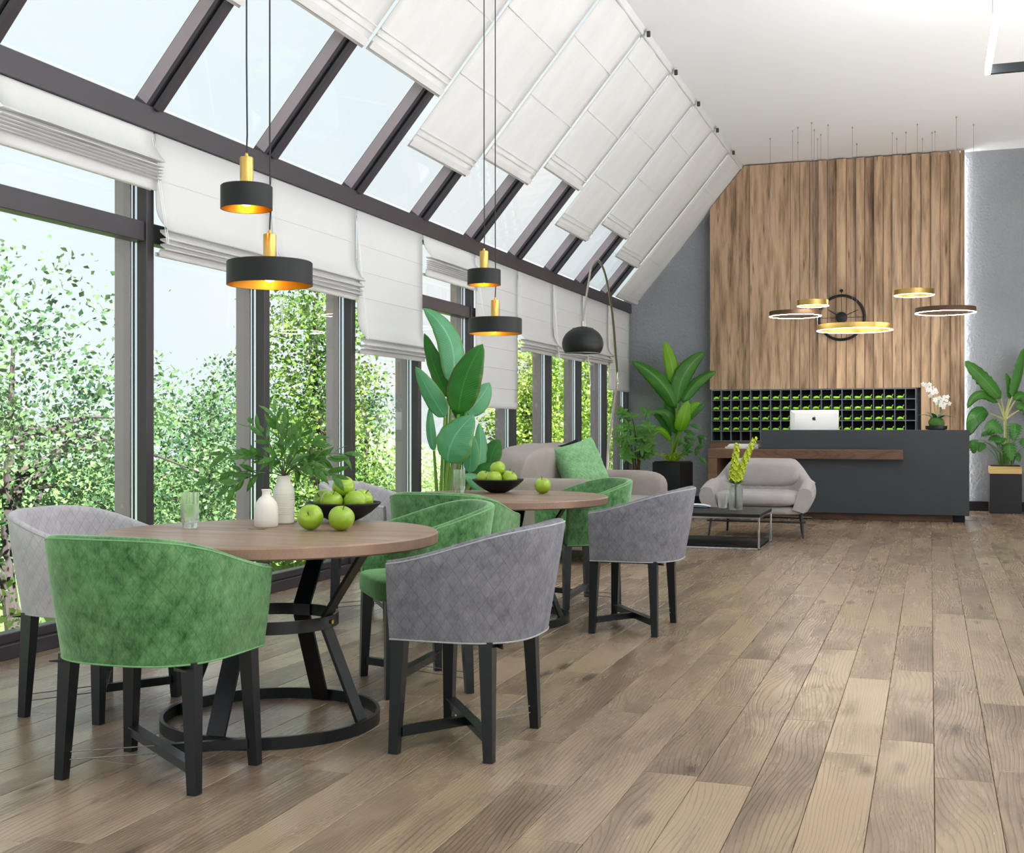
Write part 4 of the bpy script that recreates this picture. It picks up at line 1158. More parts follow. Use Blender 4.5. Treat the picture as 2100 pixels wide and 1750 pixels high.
# computer
r = thing('desktop_computer', 'thin white desktop computer seen from behind on the reception desk', 'computer', (-1.43, 15.98, 0.8505))
cr = 0.018; w2, h0, h1 = 0.31, 0.13, 0.538
def rr_outline(w2, h0, h1, cr, n=5):
    P = []
    for cx_, cz_, a0 in ((w2 - cr, h1 - cr, 0), (-w2 + cr, h1 - cr, pi / 2), (-w2 + cr, h0 + cr, pi), (w2 - cr, h0 + cr, 1.5 * pi)):
        for i in range(n + 1):
            a = a0 + pi / 2 * i / n; P.append((cx_ + cr * cos(a), cz_ + cr * sin(a)))
    return P
P = rr_outline(w2, h0, h1, cr); n = len(P)
TL = Matrix.Rotation(radians(-4), 4, 'X')
m = MB(); Q = [[(x * s_, y, (z - (h0 + h1) / 2) * s_ + (h0 + h1) / 2) for x, z in P] for s_, y in ((0.985, 0.004), (1.0, 0.0), (0.97, -0.012), (0.80, -0.026))]
vs_ = [TL @ Vector(p_) for q in Q for p_ in q]
fs_ = [tuple(range(n))[::-1], tuple(3 * n + i for i in range(n))]
for l in range(3): fs_ += [(l * n + i, l * n + (i + 1) % n, (l + 1) * n + (i + 1) % n, (l + 1) * n + i) for i in range(n)]
m.add(vs_, fs_); bsh = m.build('back_shell', M['pcwhite'], r, smooth=True)
m = MB(); m.add([TL @ Vector((x * 0.96, 0.0055, (z - (h0 + h1) / 2) * 0.95 + (h0 + h1) / 2)) for x, z in P], [tuple(range(n))]); m.build('screen', M['screen'], r)
m = MB(); m.bar((0, -0.028, 0.27), (0, -0.075, 0.012), 0.17, 0.010, up=(0, 1, 0)); m.build('stand', M['pcwhite'], r)
MB().cbox(-0.10, 0.10, -0.09, 0.09, 0.0, 0.009, 0.003).build('foot', M['pcwhite'], r)
# fruit emblem on the back (bitten apple outline)
ol = [(0.0, 0.34), (0.12, 0.40), (0.28, 0.42), (0.43, 0.35), (0.50, 0.27), (0.40, 0.17), (0.36, 0.03), (0.40, -0.11), (0.54, -0.21), (0.46, -0.40), (0.34, -0.55), (0.22, -0.60), (0.10, -0.56), (0.0, -0.54), (-0.10, -0.56), (-0.22, -0.60), (-0.36, -0.52), (-0.48, -0.34), (-0.56, -0.08), (-0.54, 0.16), (-0.44, 0.34), (-0.28, 0.42), (-0.12, 0.39)]
lf_ = [(0.0, 0.46), (0.03, 0.60), (0.12, 0.71), (0.24, 0.76), (0.22, 0.62), (0.13, 0.51)]
lg = None
for nm, shp in (('emblem', ol), ('emblem_leaf', lf_)):
    m = MB(); S_ = 0.042
    vs_ = [TL @ Vector((x * S_, y_, 0.425 + z * S_)) for y_ in (-0.0263, -0.0275) for x, z in shp]; k = len(shp)
    m.add(vs_, [tuple(range(k)), tuple(range(2 * k - 1, k - 1, -1))] + [(i, (i + 1) % k, k + (i + 1) % k, k + i) for i in range(k)])
    lg = m.build(nm, M['screen'], bsh)
    if nm == 'emblem': lg['label'] = 'dark bitten apple emblem'
# papers on the wooden top
yy = 15.86; zz = 0.8845
for i, (wd_, dp, h_) in enumerate(((0.44, 0.30, 0.024), (0.40, 0.29, 0.018), (0.36, 0.27, 0.014))):
    bk = thing('book', ['bottom white book of the stack on the wooden desk top', 'middle white book of the stack on the wooden desk top', 'topmost white book of the stack on the wooden desk top'][i], 'book', (-2.32, yy, zz), radians((-2, 3, 1)[i]), 'white books stacked on the desk')
    MB().cbox(-wd_ / 2, wd_ / 2, -dp / 2, dp / 2, 0.0, 0.003, 0.001).build('cover', M['pcwhite'], bk)
    MB().cbox(-wd_ / 2 + 0.004, wd_ / 2 - 0.004, -dp / 2 + 0.004, dp / 2 - 0.004, 0.0032, h_ - 0.0032, 0.0005).build('pages', M['paper'], bk)
    MB().cbox(-wd_ / 2, wd_ / 2, -dp / 2, dp / 2, h_ - 0.003, h_, 0.001).build('cover', M['pcwhite'], bk)
    zz += h_ + 0.0006
# orchid
OP = Vector((0.07, 15.66, 1.1305))
r = thing('orchid', 'white orchid in a low black pot on the reception desk', 'plant', OP)
MB().lathe([(0, 0), (0.10, 0), (0.125, 0.01), (0.13, 0.05), (0.122, 0.05), (0.118, 0.035), (0, 0.035)], 36).build('pot', M['potblack'], r, smooth=True)
m = MB()
pillow(m, (0.0, 0, 0.085), (0.095, 0.095, 0.075), 0.9, 0.95, 24, 12, fn=lambda p: p * (1 + 0.06 * sin(p.x * 120) * sin(p.z * 110))).build('moss', M['moss'], r, smooth='all')
ole = unit_leaf('leaf', M['orchleaf'], 0.34, 0.22, 0.25, (0.6, 0.7))
for a, l, up_ in ((0.2, 0.22, 0.15), (3.3, 0.20, 0.35), (2.3, 0.18, 0.6), (1.0, 0.17, 0.7), (4.4, 0.16, 0.5), (5.4, 0.2, 0.25)):
    put_leaf(ole, r, (0.02 * cos(a), 0.02 * sin(a), 0.14), (cos(a), sin(a) * 0.8, up_), l)
flm = MB()
for k in range(5):
    a = 2 * pi * k / 5 + 0.3
    V_, F_, U_ = leaf_geo((0, 0, 0), (0.5 * cos(a), 0.5 * sin(a), 0.12), (cos(a), sin(a), 0.0), 0.85, (0, 0, 1), 0.05, 0, 3, (0.6, 0.6), 5, 1); flm.add(V_, F_)
flm.lathe([(0, -0.05), (0.18, 0.1), (0, 0.3)], 8)
fm_ = flm.mesh('flower', M['petal'], smooth='all')
do = -OP.x * _s + OP.y * _c; rg = random.Random(3)
for spts, fl in (([(1919, 862), (1916, 840), (1914, 812), (1911, 780)], [(1893, 788), (1900, 792), (1906, 789), (1903, 800), (1911, 796), (1913, 806), (1918, 800), (1921, 805), (1908, 812), (1911, 803), (1897, 790)]),
                 ([(1922, 862), (1921, 840), (1925, 822), (1945, 826)], [(1918, 820), (1922, 826), (1926, 817), (1930, 825), (1934, 819), (1938, 828), (1936, 814), (1941, 822), (1943, 814), (1929, 831), (1935, 835), (1947, 828), (1924, 821)])):
    pp = [Vector((0, 0, 0.13))] + [atd(a, b, do) - OP for a, b in spts[1:]]
    MB().tube([bez(pp[0], pp[1], pp[2], t) for t in (0, .25, .5, .75, 1)] + [pp[3]], 0.004, 6).build('stem', M['greenstem'], r, smooth=True)
    for (a, b) in fl:
        q = atd(a, b, do + rg.uniform(-.05, .05)) - OP
        put_leaf(fm_, r, q, (rg.uniform(-.4, .4), 0.1, 1), rg.uniform(0.026, 0.036), 0, 'flower', up=(rg.uniform(-.5, .5), -1, rg.uniform(-.3, .3)))

# ================================================================== TIMBER PANEL WALL with pigeonholes
YF = 17.58
edges = [1455.5, 1537, 1621, 1640, 1659.5, 1678, 1696.5, 1715, 1735, 1755, 1773, 1792, 1811, 1830, 1850, 1869, 1888.5, 1909, 1928, 1948.5, 1969, 1978.5]
ex = [ony(p_, HY, YF).x for p_ in edges]
panel = thing('slatted_wall_panel', 'tall brown timber wall of upright boards behind the reception desk', 'wall panel', (ex[0], YF, 0))
def topz(x):
    u = (x - XW - NX * 0.115) / UX; return min(ZC - 0.02, ZE + UZ * u + NZ * 0.115)
CBX0, CBX1, CBZ0, CBZ1 = -3.045, -0.185, 0.955, 1.712
for i in range(len(ex) - 1):
    xa, xb = ex[i] + 0.003, ex[i + 1] - 0.003
    dep = 0.0 if i < 3 else (0.0 if i % 2 else 0.042)
    if i == len(ex) - 2: dep = 0.0
    z0 = CBZ1 + 0.004 if xb < CBX1 + 0.06 else 0.002
    xs = [xa, xb] if topz(xa) > ZC - 0.03 else [xa] + [xx for xx in (XC - 0.05,) if xa < xx < xb] + [xb]
    xs = sorted(set([xa, xb] + [xx for xx in (-2.575, -2.56) if xa < xx < xb]))
    m = MB(); pr = [(xa, z0), (xb, z0)] + [(xx, topz(xx)) for xx in reversed(xs)]; k = len(pr)
    cxm, czm = (xa + xb) / 2, 3.2
    vs_ = [(x - cxm, YF + dep - YF, z - czm) for x, z in pr] + [(x - cxm, 0.082, z - czm) for x, z in pr]
    m.add(vs_, [tuple(range(k)), tuple(range(2 * k - 1, k - 1, -1))] + [(q, k + q, k + (q + 1) % k, (q + 1) % k) for q in range(k)])
    m.build('board', M['slat'], panel, loc=(cxm - ex[0], 0, czm))
MB().box(0.0, ex[-1] - ex[0] - 0.012, 0.084, 0.15, 0.0, CBZ0 - 0.01).build('backing', M['blackmatte'], panel)
MB().box(CBX1 + 0.02 - ex[0], ex[-1] - ex[0] - 0.012, 0.084, 0.15, CBZ0 - 0.005, 4.95).build('backing', M['blackmatte'], panel)
MB().cbox(0.0, CBX1 - ex[0] + 0.01, 0.0, 0.082, 0.0, CBZ0 - 0.005, 0.003).build('low_board', M['deskwood'], panel)
MB().box(ex[-1] - ex[0] - 0.065, ex[-1] - ex[0] - 0.035, 0.158, 0.205, 0.10, 4.94).build('light_strip', M['ledstrip'], panel)

r = thing('pigeonhole_rack', 'dark grey key rack of square pigeonholes set in the timber wall', 'shelf', (CBX0, YF - 0.012, CBZ0))
NCc, NRr = 20, 5; W_, H_ = CBX1 - CBX0, CBZ1 - CBZ0; cw, chh = W_ / NCc, H_ / NRr; bt = 0.014; D_ = 0.20
for i in range(NCc + 1): MB().cbox(i * cw - bt / 2 + (bt / 2 if i == 0 else 0) - (bt / 2 if i == NCc else 0), i * cw + bt / 2 + (bt / 2 if i == 0 else 0) - (bt / 2 if i == NCc else 0), 0, D_, 0.0, H_, 0.001).build('upright', M['cubby'], r)
for j in range(NRr + 1):
    z = j * chh + (bt / 2 if j == 0 else 0) - (bt / 2 if j == NRr else 0)
    MB().box(0.002, W_ - 0.002, 0.002, D_, z - bt / 2, z + bt / 2).build('divider', M['cubby'], r)
MB().box(0, W_, D_ + 0.0005, D_ + 0.012, 0, H_).build('back_board', M['cubbyback'], r)
# key tags
kt = []
for bend, curl in ((0.006, 0.010), (0.018, 0.016), (-0.004, 0.006)):
    m = MB(); P = [(-0.045 + 0.09 * t, 0, 0.020 + bend * sin(pi * t)) for t in [i / 8 for i in range(9)]]
    m.tube(P, [0.008, 0.015, 0.017, 0.0165, 0.016, 0.015, 0.013, 0.010, 0.006], 8)
    m.v = [(x, y * 1.2, z * 0.95) for x, y, z in m.v]
    m.tube([(0.030, 0, 0.026 + bend * .3), (0.042, 0.0, 0.034 + curl), (0.050, 0, 0.042 + curl), (0.046, 0, 0.050 + curl)], [0.006, 0.007, 0.006, 0.004], 6)
    zmin = min(v[2] for v in m.v); m.v = [(x, y, z - zmin) for x, y, z in m.v]
    kt.append(m.mesh('key_tag', M['keytag'], smooth='all'))
rg = random.Random(21)
ORD = 'first second third fourth fifth sixth seventh eighth ninth tenth eleventh twelfth thirteenth fourteenth fifteenth sixteenth seventeenth eighteenth nineteenth'.split()
for j in range(1, NRr):
    rown = {4: 'top', 3: 'second', 2: 'third', 1: 'fourth'}[j]
    for i in range(NCc - 1):
        o = link('key_tag', rg.choice(kt), None, (CBX0 + (i + 0.5) * cw + rg.uniform(-.006, .006), YF + 0.03, CBZ0 + j * chh + bt / 2 + 0.0005), (0, 0, rg.uniform(-.2, .2)), (1.06, 1.2, 1.22))
        tag(o, 'lime green key tag in the %s rack row, %s hole from the banana plant' % (rown, ORD[i]), 'key tag', 'key tags in the %s row of pigeonholes' % rown)

# clock
ck = ony(1726, 652, YF)
r = thing('wall_clock', 'open black ring wall clock on the timber boards', 'clock', (ck.x, YF - 0.012, ck.z))
def ringxz(R_, t_, n_=64): return [(R_ * cos(2 * pi * k / n_), -0.02, R_ * sin(2 * pi * k / n_)) for k in range(n_)]
MB().tube(ringxz(0.312, 0), 0.019, 8, closed=True).build('outer_ring', M['blackmatte'], r, smooth=True)
m = MB(); m.lathe([(0, 0), (0.075, 0), (0.078, 0.004), (0.078, 0.036), (0.07, 0.042), (0, 0.042)], 36)
m.v = [(x, -z, y) for x, y, z in m.v]; hub = m.build('hub', M['blackmatte'], r, smooth=True)
for a, l, w_ in ((radians(148), 0.21, 0.014), (radians(24), 0.25, 0.012)):
    MB().bar((0.05 * cos(a), -0.05, 0.05 * sin(a)), (l * cos(a), -0.05, l * sin(a)), 0.006, w_, up=(-sin(a), 0, cos(a))).build('hand', M['blackmatte'], hub)
for a in (0, pi / 2, pi, 1.5 * pi): MB().tube([(0.07 * cos(a), -0.02, 0.07 * sin(a)), (0.318 * cos(a), -0.02, 0.318 * sin(a))], 0.0035, 6).build('spoke', M['blackmatte'], r)
MB().tube([(0, -0.02, 0.318), (0, -0.02, 0.365)], 0.004, 6).build('finial_rod', M['blackmatte'], r)
pillow(MB(), (0, -0.02, 0.382), (0.024, 0.018, 0.024), 1, 1, 16, 8).build('finial', M['blackmatte'], r, smooth='all')

# ================================================================== RING PENDANTS
rings = [(-1.68, 16.09, 2.631, 0.335, 'black', 'dark ring pendant hanging lowest to the side of the small brass ring'),
         (-1.41, 15.61, 2.711, 0.195, 'brass', 'smallest brass ring pendant hanging before the clock'),
         (-0.94, 16.31, 2.442, 0.482, 'brass', 'largest brass ring pendant hanging over the computer'),
         (-0.20, 16.55, 2.901, 0.25, 'brass', 'highest small brass ring pendant over the reception desk'),
         (0.18, 16.07, 2.616, 0.365, 'black', 'dark ring pendant hanging near the end of the timber wall above the orchid')]
for x, y, z, R_, mt, lb in rings:
    r = thing('ring_pendant', lb, 'lamp', (x, y, z), 0, 'glowing ring pendants over the reception desk')
    H2 = 0.036 if mt == 'black' else 0.042
    MB().lathe([(R_ - 0.016, -0.004), (R_, -0.004), (R_, H2 * 1.6), (R_ - 0.016, H2 * 1.6)], 72, closed=True).build('band', M['brass'] if mt == 'brass' else M['stem'], r, smooth=True); bnd = r.children[-1]
    MB().lathe([(R_ - 0.017, -0.009), (R_ + 0.001, -0.009), (R_ + 0.001, -0.0045), (R_ - 0.017, -0.0045)], 72, closed=True).build('light_ring', M['ledring'], bnd, smooth=True)
    for k in range(4):
        a = k * pi / 2 + (0.35 if x > 0.1 else (1.15 if abs(x + 0.2) < 0.02 else 0.0))
        q = Vector(((R_ - 0.008) * cos(a), (R_ - 0.008) * sin(a), 0))
        MB().tube([q + Vector((0, 0, H2 * 1.6)), q + Vector((0, 0, ZC - z - 0.02))], 0.0022, 5).build('wire', M['wire'], r)
        MB().lathe([(0, 0), (0.008, 0), (0.008, 0.0195), (0, 0.0195)], 10, (q.x, q.y, ZC - z - 0.02)).build('ceiling_fitting', M['steel'], r)

# ================================================================== LINEAR LED FRAMES
frames = [(0.461, 2.9, 9.0, 11.48, 'rectangular ceiling lamp frame with glowing white sides and black ends'),
          (0.461, 2.9, 5.2, 7.7, 'added unseen ceiling lamp frame for fill light over the open floor beside the tables'),  # out of view, added to brighten the room
          (0.461, 2.9, 1.2, 3.7, 'added unseen ceiling lamp frame for fill light nearest the camera')]  # another out-of-view frame added as fill light
for xa, xb, ya, yb, lb in frames:
    zc = 4.35; hh = 0.04; t_ = 0.045
    r = thing('ceiling_lamp', lb, 'lamp', ((xa + xb) / 2, (ya + yb) / 2, zc), 0, 'rectangular ceiling lamp frames')
    hx, hy = (xb - xa) / 2, (yb - ya) / 2
    for sx in (-1, 1):
        x0, x1 = sorted((sx * hx, sx * (hx - t_)))
        MB().cbox(x0, x1, -hy, hy, -hh, hh, 0.006).build('light_bar', M['ledroom'], r)
        MB().box(x0 + 0.012, x1 - 0.012, -hy, hy, hh + 0.0005, hh + 0.012).build('top_rail', M['blackmatte'], r)
    for sy in (-1, 1):
        y0, y1 = sorted((sy * hy, sy * (hy - t_)))
        MB().box(-hx + t_ + 0.001, hx - t_ - 0.001, y0, y1, -hh, hh).build('end_bar', M['blackmatte'], r)
    for sx in (-1, 1):
        for sy in (-1, 1): MB().tube([(sx * (hx - 0.022), sy * (hy - 0.9), hh + 0.012), (sx * (hx - 0.022), sy * (hy - 0.9), ZC - zc - 0.0005)], 0.003, 5).build('wire', M['wire'], r)

# ================================================================== PLANTS
def big_leaf(parent, org, d, base, ctrl, tip, wpx, mat, dd=(0, 0, 0), fold=0.25, wave=0.06, shape=(0.75, 0.7), tilt=(0, 0), notch=0.0, wn=5, stalk=None, smat=None, srad=0.006, root=None):
    b, c_, t_ = atd(*base, d + dd[0]) - org, atd(*ctrl, d + dd[1]) - org, atd(*tip, d + dd[2]) - org
    c_ = c_ * 2 - (b + t_) / 2          # ctrl given as a point on the midrib
    nrm = -fw + rt * tilt[0] + Vector((0, 0, tilt[1]))
    width = wpx / F_PX * d
    me = leaf_mesh('leaf', mat, leaf_geo(b, c_, t_, width, nrm, fold, wave, wn, shape, 16, 4, notch))
    lo = link('leaf', me, parent)
    md = lo.modifiers.new('t', 'SOLIDIFY'); md.thickness = 0.0015
    if root is not None:
        rootv = Vector(root); mid = rootv.lerp(b, 0.5); mid.x = rootv.x + (b.x - rootv.x) * 0.35; mid.y = rootv.y + (b.y - rootv.y) * 0.35
        tg = (c_ - b); pts = [bez(rootv, mid, b, t) for t in (0, .2, .4, .6, .8, 1)]
        MB().tube(pts, [srad * (1.35 - 0.6 * k / 5) for k in range(6)], 8).build('stalk', smat or M['greenstem'], parent, smooth=True)
    return lo
def planter(parent, hw, h, mat, rz=0.0):
    m = MB(); c = 0.004
    R = Matrix.Rotation(rz, 4, 'Z'); m.cbox(-hw, hw, -hw, hw, 0.0, h, c, M=R); o = m.build('planter', mat, parent)
    MB().cbox(-hw + 0.02, hw - 0.02, -hw + 0.02, hw - 0.02, h + 0.0002, h + 0.012, 0.003, M=R).build('soil', M['soil'], parent)

# broad-leaved plant at the window
d = 9.75; PB = onx(913, 900, -3.72); PB = Vector((PB.x, PB.y, 0))
d = -PB.x * _s + PB.y * _c
r = thing('broadleaf_plant', 'tall plant with huge broad blue-green leaves in front of the window', 'plant', PB)
MB().lathe([(0, 0), (0.17, 0), (0.20, 0.02), (0.22, 0.38), (0.205, 0.38), (0.20, 0.34), (0, 0.34)], 36).build('planter', M['potblack'], r, smooth=True)
MB().lathe([(0, 0.341), (0.198, 0.341), (0.17, 0.352), (0, 0.357)], 28).build('soil', M['soil'], r, smooth=True)
S1, S2 = M['strel'], M['strel2']
RT = lambda x=0, y=0: Vector((x, y, 0.35))
for (bs, ct, tp, wpx, mt, dd, fo, ti, rt_) in [
 ((926, 790), (924, 700), (868, 632), 58, S1, (0.10, 0.12, 0.10), 0.30, (0.5, 0.0), (0.00, 0.03)),
 ((918, 815), (890, 750), (870, 684), 42, S2, (0.16, 0.18, 0.2), 0.35, (-0.6, 0.0), (-0.03, 0.05)),
 ((940, 850), (955, 775), (990, 706), 70, S2, (-0.12, -0.16, -0.14), 0.16, (-0.25, 0.1), (0.02, -0.02)),
 ((955, 848), (984, 818), (1004, 785), 50, S1, (0.04, 0.06, 0.10), 0.2, (0.3, 0.1), (0.05, 0.02)),
 ((912, 856), (884, 810), (852, 752), 44, S1, (0.0, -0.02, -0.05), 0.3, (-0.4, 0.1), (-0.05, 0.0)),
 ((918, 950), (930, 900), (972, 851), 88, S1, (-0.20, -0.28, -0.24), 0.22, (-0.55, 0.15), (0.0, -0.05)),
 ((890, 925), (883, 880), (882, 832), 20, S1, (0.05, 0.05, 0.05), 0.4, (0, 0), (-0.06, 0.0)),
 ((978, 968), (986, 920), (982, 868), 34, S1, (0.0, 0.02, 0.04), 0.35, (0.3, 0), (0.06, 0.0)),
 ((962, 970), (966, 930), (966, 888), 34, S1, (-0.10, -0.1, -0.1), 0.3, (-0.2, 0.1), (0.04, -0.04)),
 ((1004, 955), (1012, 925), (1026, 902), 40, S2, (0.05, 0.05, 0.06), 0.25, (0.1, 0.1), (0.08, 0.0)),
 ((965, 985), (995, 958), (1030, 960), 26, S2, (-0.05, -0.08, -0.06), 0.35, (0, 0.6), (0.08, -0.04)),
 ((990, 1003), (972, 985), (952, 975), 30, S1, (-0.12, -0.16, -0.2), 0.2, (0, 0.5), (0.05, -0.08)),
 ((958, 890), (950, 860), (925, 838), 30, S2, (0.2, 0.2, 0.2), 0.25, (0, 0.1), (0.02, 0.05))]:
    big_leaf(r, PB, d, bs, ct, tp, wpx, mt, dd, fo, 0.05, (0.72, 0.62), ti, 0.0, 4, None, M['greenstem'], 0.014, (rt_[0], rt_[1], 0.35))

# banana plant and shrub in the corner
BP = Vector((-3.56, 17.28, 0)); d = -BP.x * _s + BP.y * _c
r = thing('banana_plant', 'banana plant in a tall black planter against the grey wall left of the timber', 'plant', BP)
planter(r, 0.22, 0.655, M['potblack'], radians(-14))
Bn, By = M['banana'], M['bananay']; sm_ = M['greenstem']
for (bs, ct, tp, wpx, mt, dd, fo, ti, wv) in [
 ((1387, 802), (1378, 750), (1363, 700), 34, By, (0, 0, 0), 0.15, (0.1, 0), 0.03),
 ((1387, 838), (1352, 780), (1296, 741), 42, Bn, (-0.05, -0.12, -0.15), 0.45, (-0.2, 0.5), 0.10),
 ((1390, 828), (1404, 768), (1446, 722), 44, Bn, (-0.03, -0.06, -0.02), 0.25, (0.25, 0.15), 0.06),
 ((1399, 826), (1432, 782), (1468, 762), 28, Bn, (-0.05, -0.05, -0.05), 0.5, (0.2, 0.6), 0.12),
 ((1394, 886), (1403, 856), (1411, 822), 36, By, (-0.22, -0.28, -0.24), 0.15, (0.2, 0.05), 0.03),
 ((1409, 850), (1421, 834), (1436, 827), 20, By, (-0.10, -0.1, -0.1), 0.25, (0.1, 0.3), 0.05),
 ((1386, 890), (1368, 850), (1343, 845), 26, Bn, (-0.12, -0.16, -0.2), 0.4, (-0.1, 0.4), 0.1),
 ((1377, 906), (1354, 880), (1337, 898), 18, By, (-0.12, -0.2, -0.2), 0.4, (-0.1, 0.6), 0.05),
 ((1384, 862), (1372, 838), (1366, 822), 24, Bn, (0.05, 0.02, 0.0), 0.3, (-0.1, 0.1), 0.05),
 ((1404, 860), (1420, 848), (1446, 828), 20, Bn, (0.02, 0.0, 0.0), 0.35, (0.1, 0.3), 0.08),
 ((1374, 900), (1360, 862), (1340, 852), 20, Bn, (0.0, -0.05, -0.1), 0.35, (-0.1, 0.4), 0.08)]:
    big_leaf(r, BP, d, bs, ct, tp, wpx * 0.92, mt, dd, fo + 0.08, wv * 1.5, (0.72, 0.5), ti, 0.10, 7, None, sm_, 0.016, (rg.uniform(-.05, .05), rg.uniform(-.05, .05), 0.665))
sl_ = unit_leaf('leaf', M['mons'], 0.42, 0.2, 0.25, (0.8, 0.7)); br = unit_leaf('leaf', M['brom'], 0.13, 0.45, 0.3, (0.55, 0.6))
rg = random.Random(31)
for k in range(20):
    a = rg.uniform(0, 2 * pi); q = atd(rg.uniform(1398, 1436), rg.uniform(872, 938), d - rg.uniform(0.0, 0.2)) - BP
    put_leaf(sl_, r, q, (cos(a), -0.2, sin(a) * 0.6), rg.uniform(0.10, 0.17), up=(rg.uniform(-.3, .5), -1, rg.uniform(.3, 1)))
for k in range(4):
    q = atd(1408 + 8 * k, 885 + 6 * k, d - 0.1) - BP
    MB().tube([Vector((0.08, -0.05, 0.665)), q], 0.006, 6).build('stalk', M['greenstem'], r)
for k in range(26):
    a = 2 * pi * k / 26 + rg.uniform(-.1, .1)
    put_leaf(br, r, (0.06 * cos(a), -0.12 + 0.06 * sin(a), 0.675), (cos(a), sin(a), rg.uniform(0.2, 1.0)), rg.uniform(0.16, 0.27))

SP = Vector((-3.98, 16.75, 0)); d = -SP.x * _s + SP.y * _c
r = thing('corner_shrub', 'bushy green shrub with brown stems in the corner by the last window', 'plant', SP)
planter(r, 0.17, 0.42, M['potblack'])
um = unit_leaf('leaf', M['shrubleaf'], 0.40, 0.15, 0.25, (0.8, 0.7))
for k in range(30):
    px_ = rg.gauss(1305, 20); py_ = rg.uniform(838, 945); px_ = min(max(px_, 1272), 1346)
    q = atd(px_, py_, d + rg.uniform(-.22, .22)) - SP
    if q.x + SP.x < -4.15: q.x = -4.15 - SP.x
    root = Vector((rg.uniform(-.05, .05), rg.uniform(-.05, .05), 0.43)); mid = Vector((root.x + 0.3 * (q.x - root.x), root.y + 0.3 * (q.y - root.y), q.z * 0.8))
    if k % 3 == 0: MB().tube([bez(root, mid, q, t) for t in (0, .25, .5, .75, 1)], [0.013, 0.011, 0.008, 0.006, 0.003], 6).build('stalk', M['stem'], r, smooth=True)
    nl = rg.choice((5, 6, 7)); tilt = Vector((rg.uniform(-.2, .7), rg.uniform(-1.1, -.2), rg.uniform(.4, 1))).normalized()
    for i in range(nl):
        a = 2 * pi * i / nl + k
        e1_ = tilt.cross(Vector((0.3, 0.2, 1))).normalized(); e2_ = tilt.cross(e1_)
        put_leaf(um, r, q, e1_ * cos(a) + e2_ * sin(a) + tilt * 0.1, rg.uniform(0.10, 0.17), rg.uniform(-.3, .3), up=tilt)

# plant right of the desk
RP = Vector((0.957, 17.55, 0)); d = -RP.x * _s + RP.y * _c
r = thing('potted_palm', 'banana and split-leaf plant in a black planter with golden band', 'plant', RP)
MB().cbox(-0.20, 0.20, -0.20, 0.20, 0.0, 0.535, 0.004).build('planter', M['potblack'], r)
MB().cbox(-0.20, 0.20, -0.20, 0.20, 0.5355, 0.635, 0.003).build('golden_band', M['potgold'], r)
MB().cbox(-0.185, 0.185, -0.185, 0.185, 0.6355, 0.645, 0.003).build('soil', M['soil'], r)
MB().tube([(0.02, -0.02, 0.645), (0.02, -0.03, 0.95), (0.0, -0.03, 1.28)], [0.034, 0.028, 0.02], 10).build('trunk', M['palestalk'], r, smooth=True)
crown = Vector((0.0, -0.03, 1.26))
for (bs, ct, tp, wpx, mt, dd, fo, ti, wv, no) in [
 ((2053, 818), (2016, 775), (1979, 741), 36, Bn, (-0.1, -0.16, -0.16), 0.3, (-0.1, 0.2), 0.10, 0.25),
 ((2076, 814), (2091, 765), (2100, 714), 30, Bn, (-0.05, -0.05, -0.05), 0.35, (0.4, 0.0), 0.10, 0.25),
 ((2047, 826), (2012, 806), (1984, 838), 24, Bn, (-0.05, -0.1, -0.1), 0.6, (0, 0.7), 0.1, 0.1),
 ((2028, 848), (2004, 852), (1988, 894), 34, M['mons'], (-0.15, -0.25, -0.25), 0.3, (-0.2, 0.4), 0.05, 0.0),
 ((2082, 822), (2096, 812), (2118, 822), 30, Bn, (-0.05, -0.08, -0.1), 0.4, (0.1, 0.5), 0.1, 0.1),
 ((2090, 842), (2104, 838), (2128, 862), 30, Bn, (-0.08, -0.12, -0.15), 0.3, (0.2, 0.4), 0.1, 0.1),
 ((2070, 818), (2072, 790), (2062, 765), 16, Bn, (0.02, 0.02, 0.02), 0.4, (0.2, 0.0), 0.1, 0.1)]:
    big_leaf(r, RP, d, bs, ct, tp, wpx, mt, dd, fo, wv, (0.72, 0.5), ti, no, 9, None, M['palestalk'], 0.011, crown)
ml = leaf_mesh('leaf', M['mons'], leaf_geo((0, 0, 0), (0, 0.5, 0.12), (0, 1, -0.10), 0.92, (0, 0, 1), 0.15, 0.03, 6, (0.55, 0.55), 24, 3, 0.42))
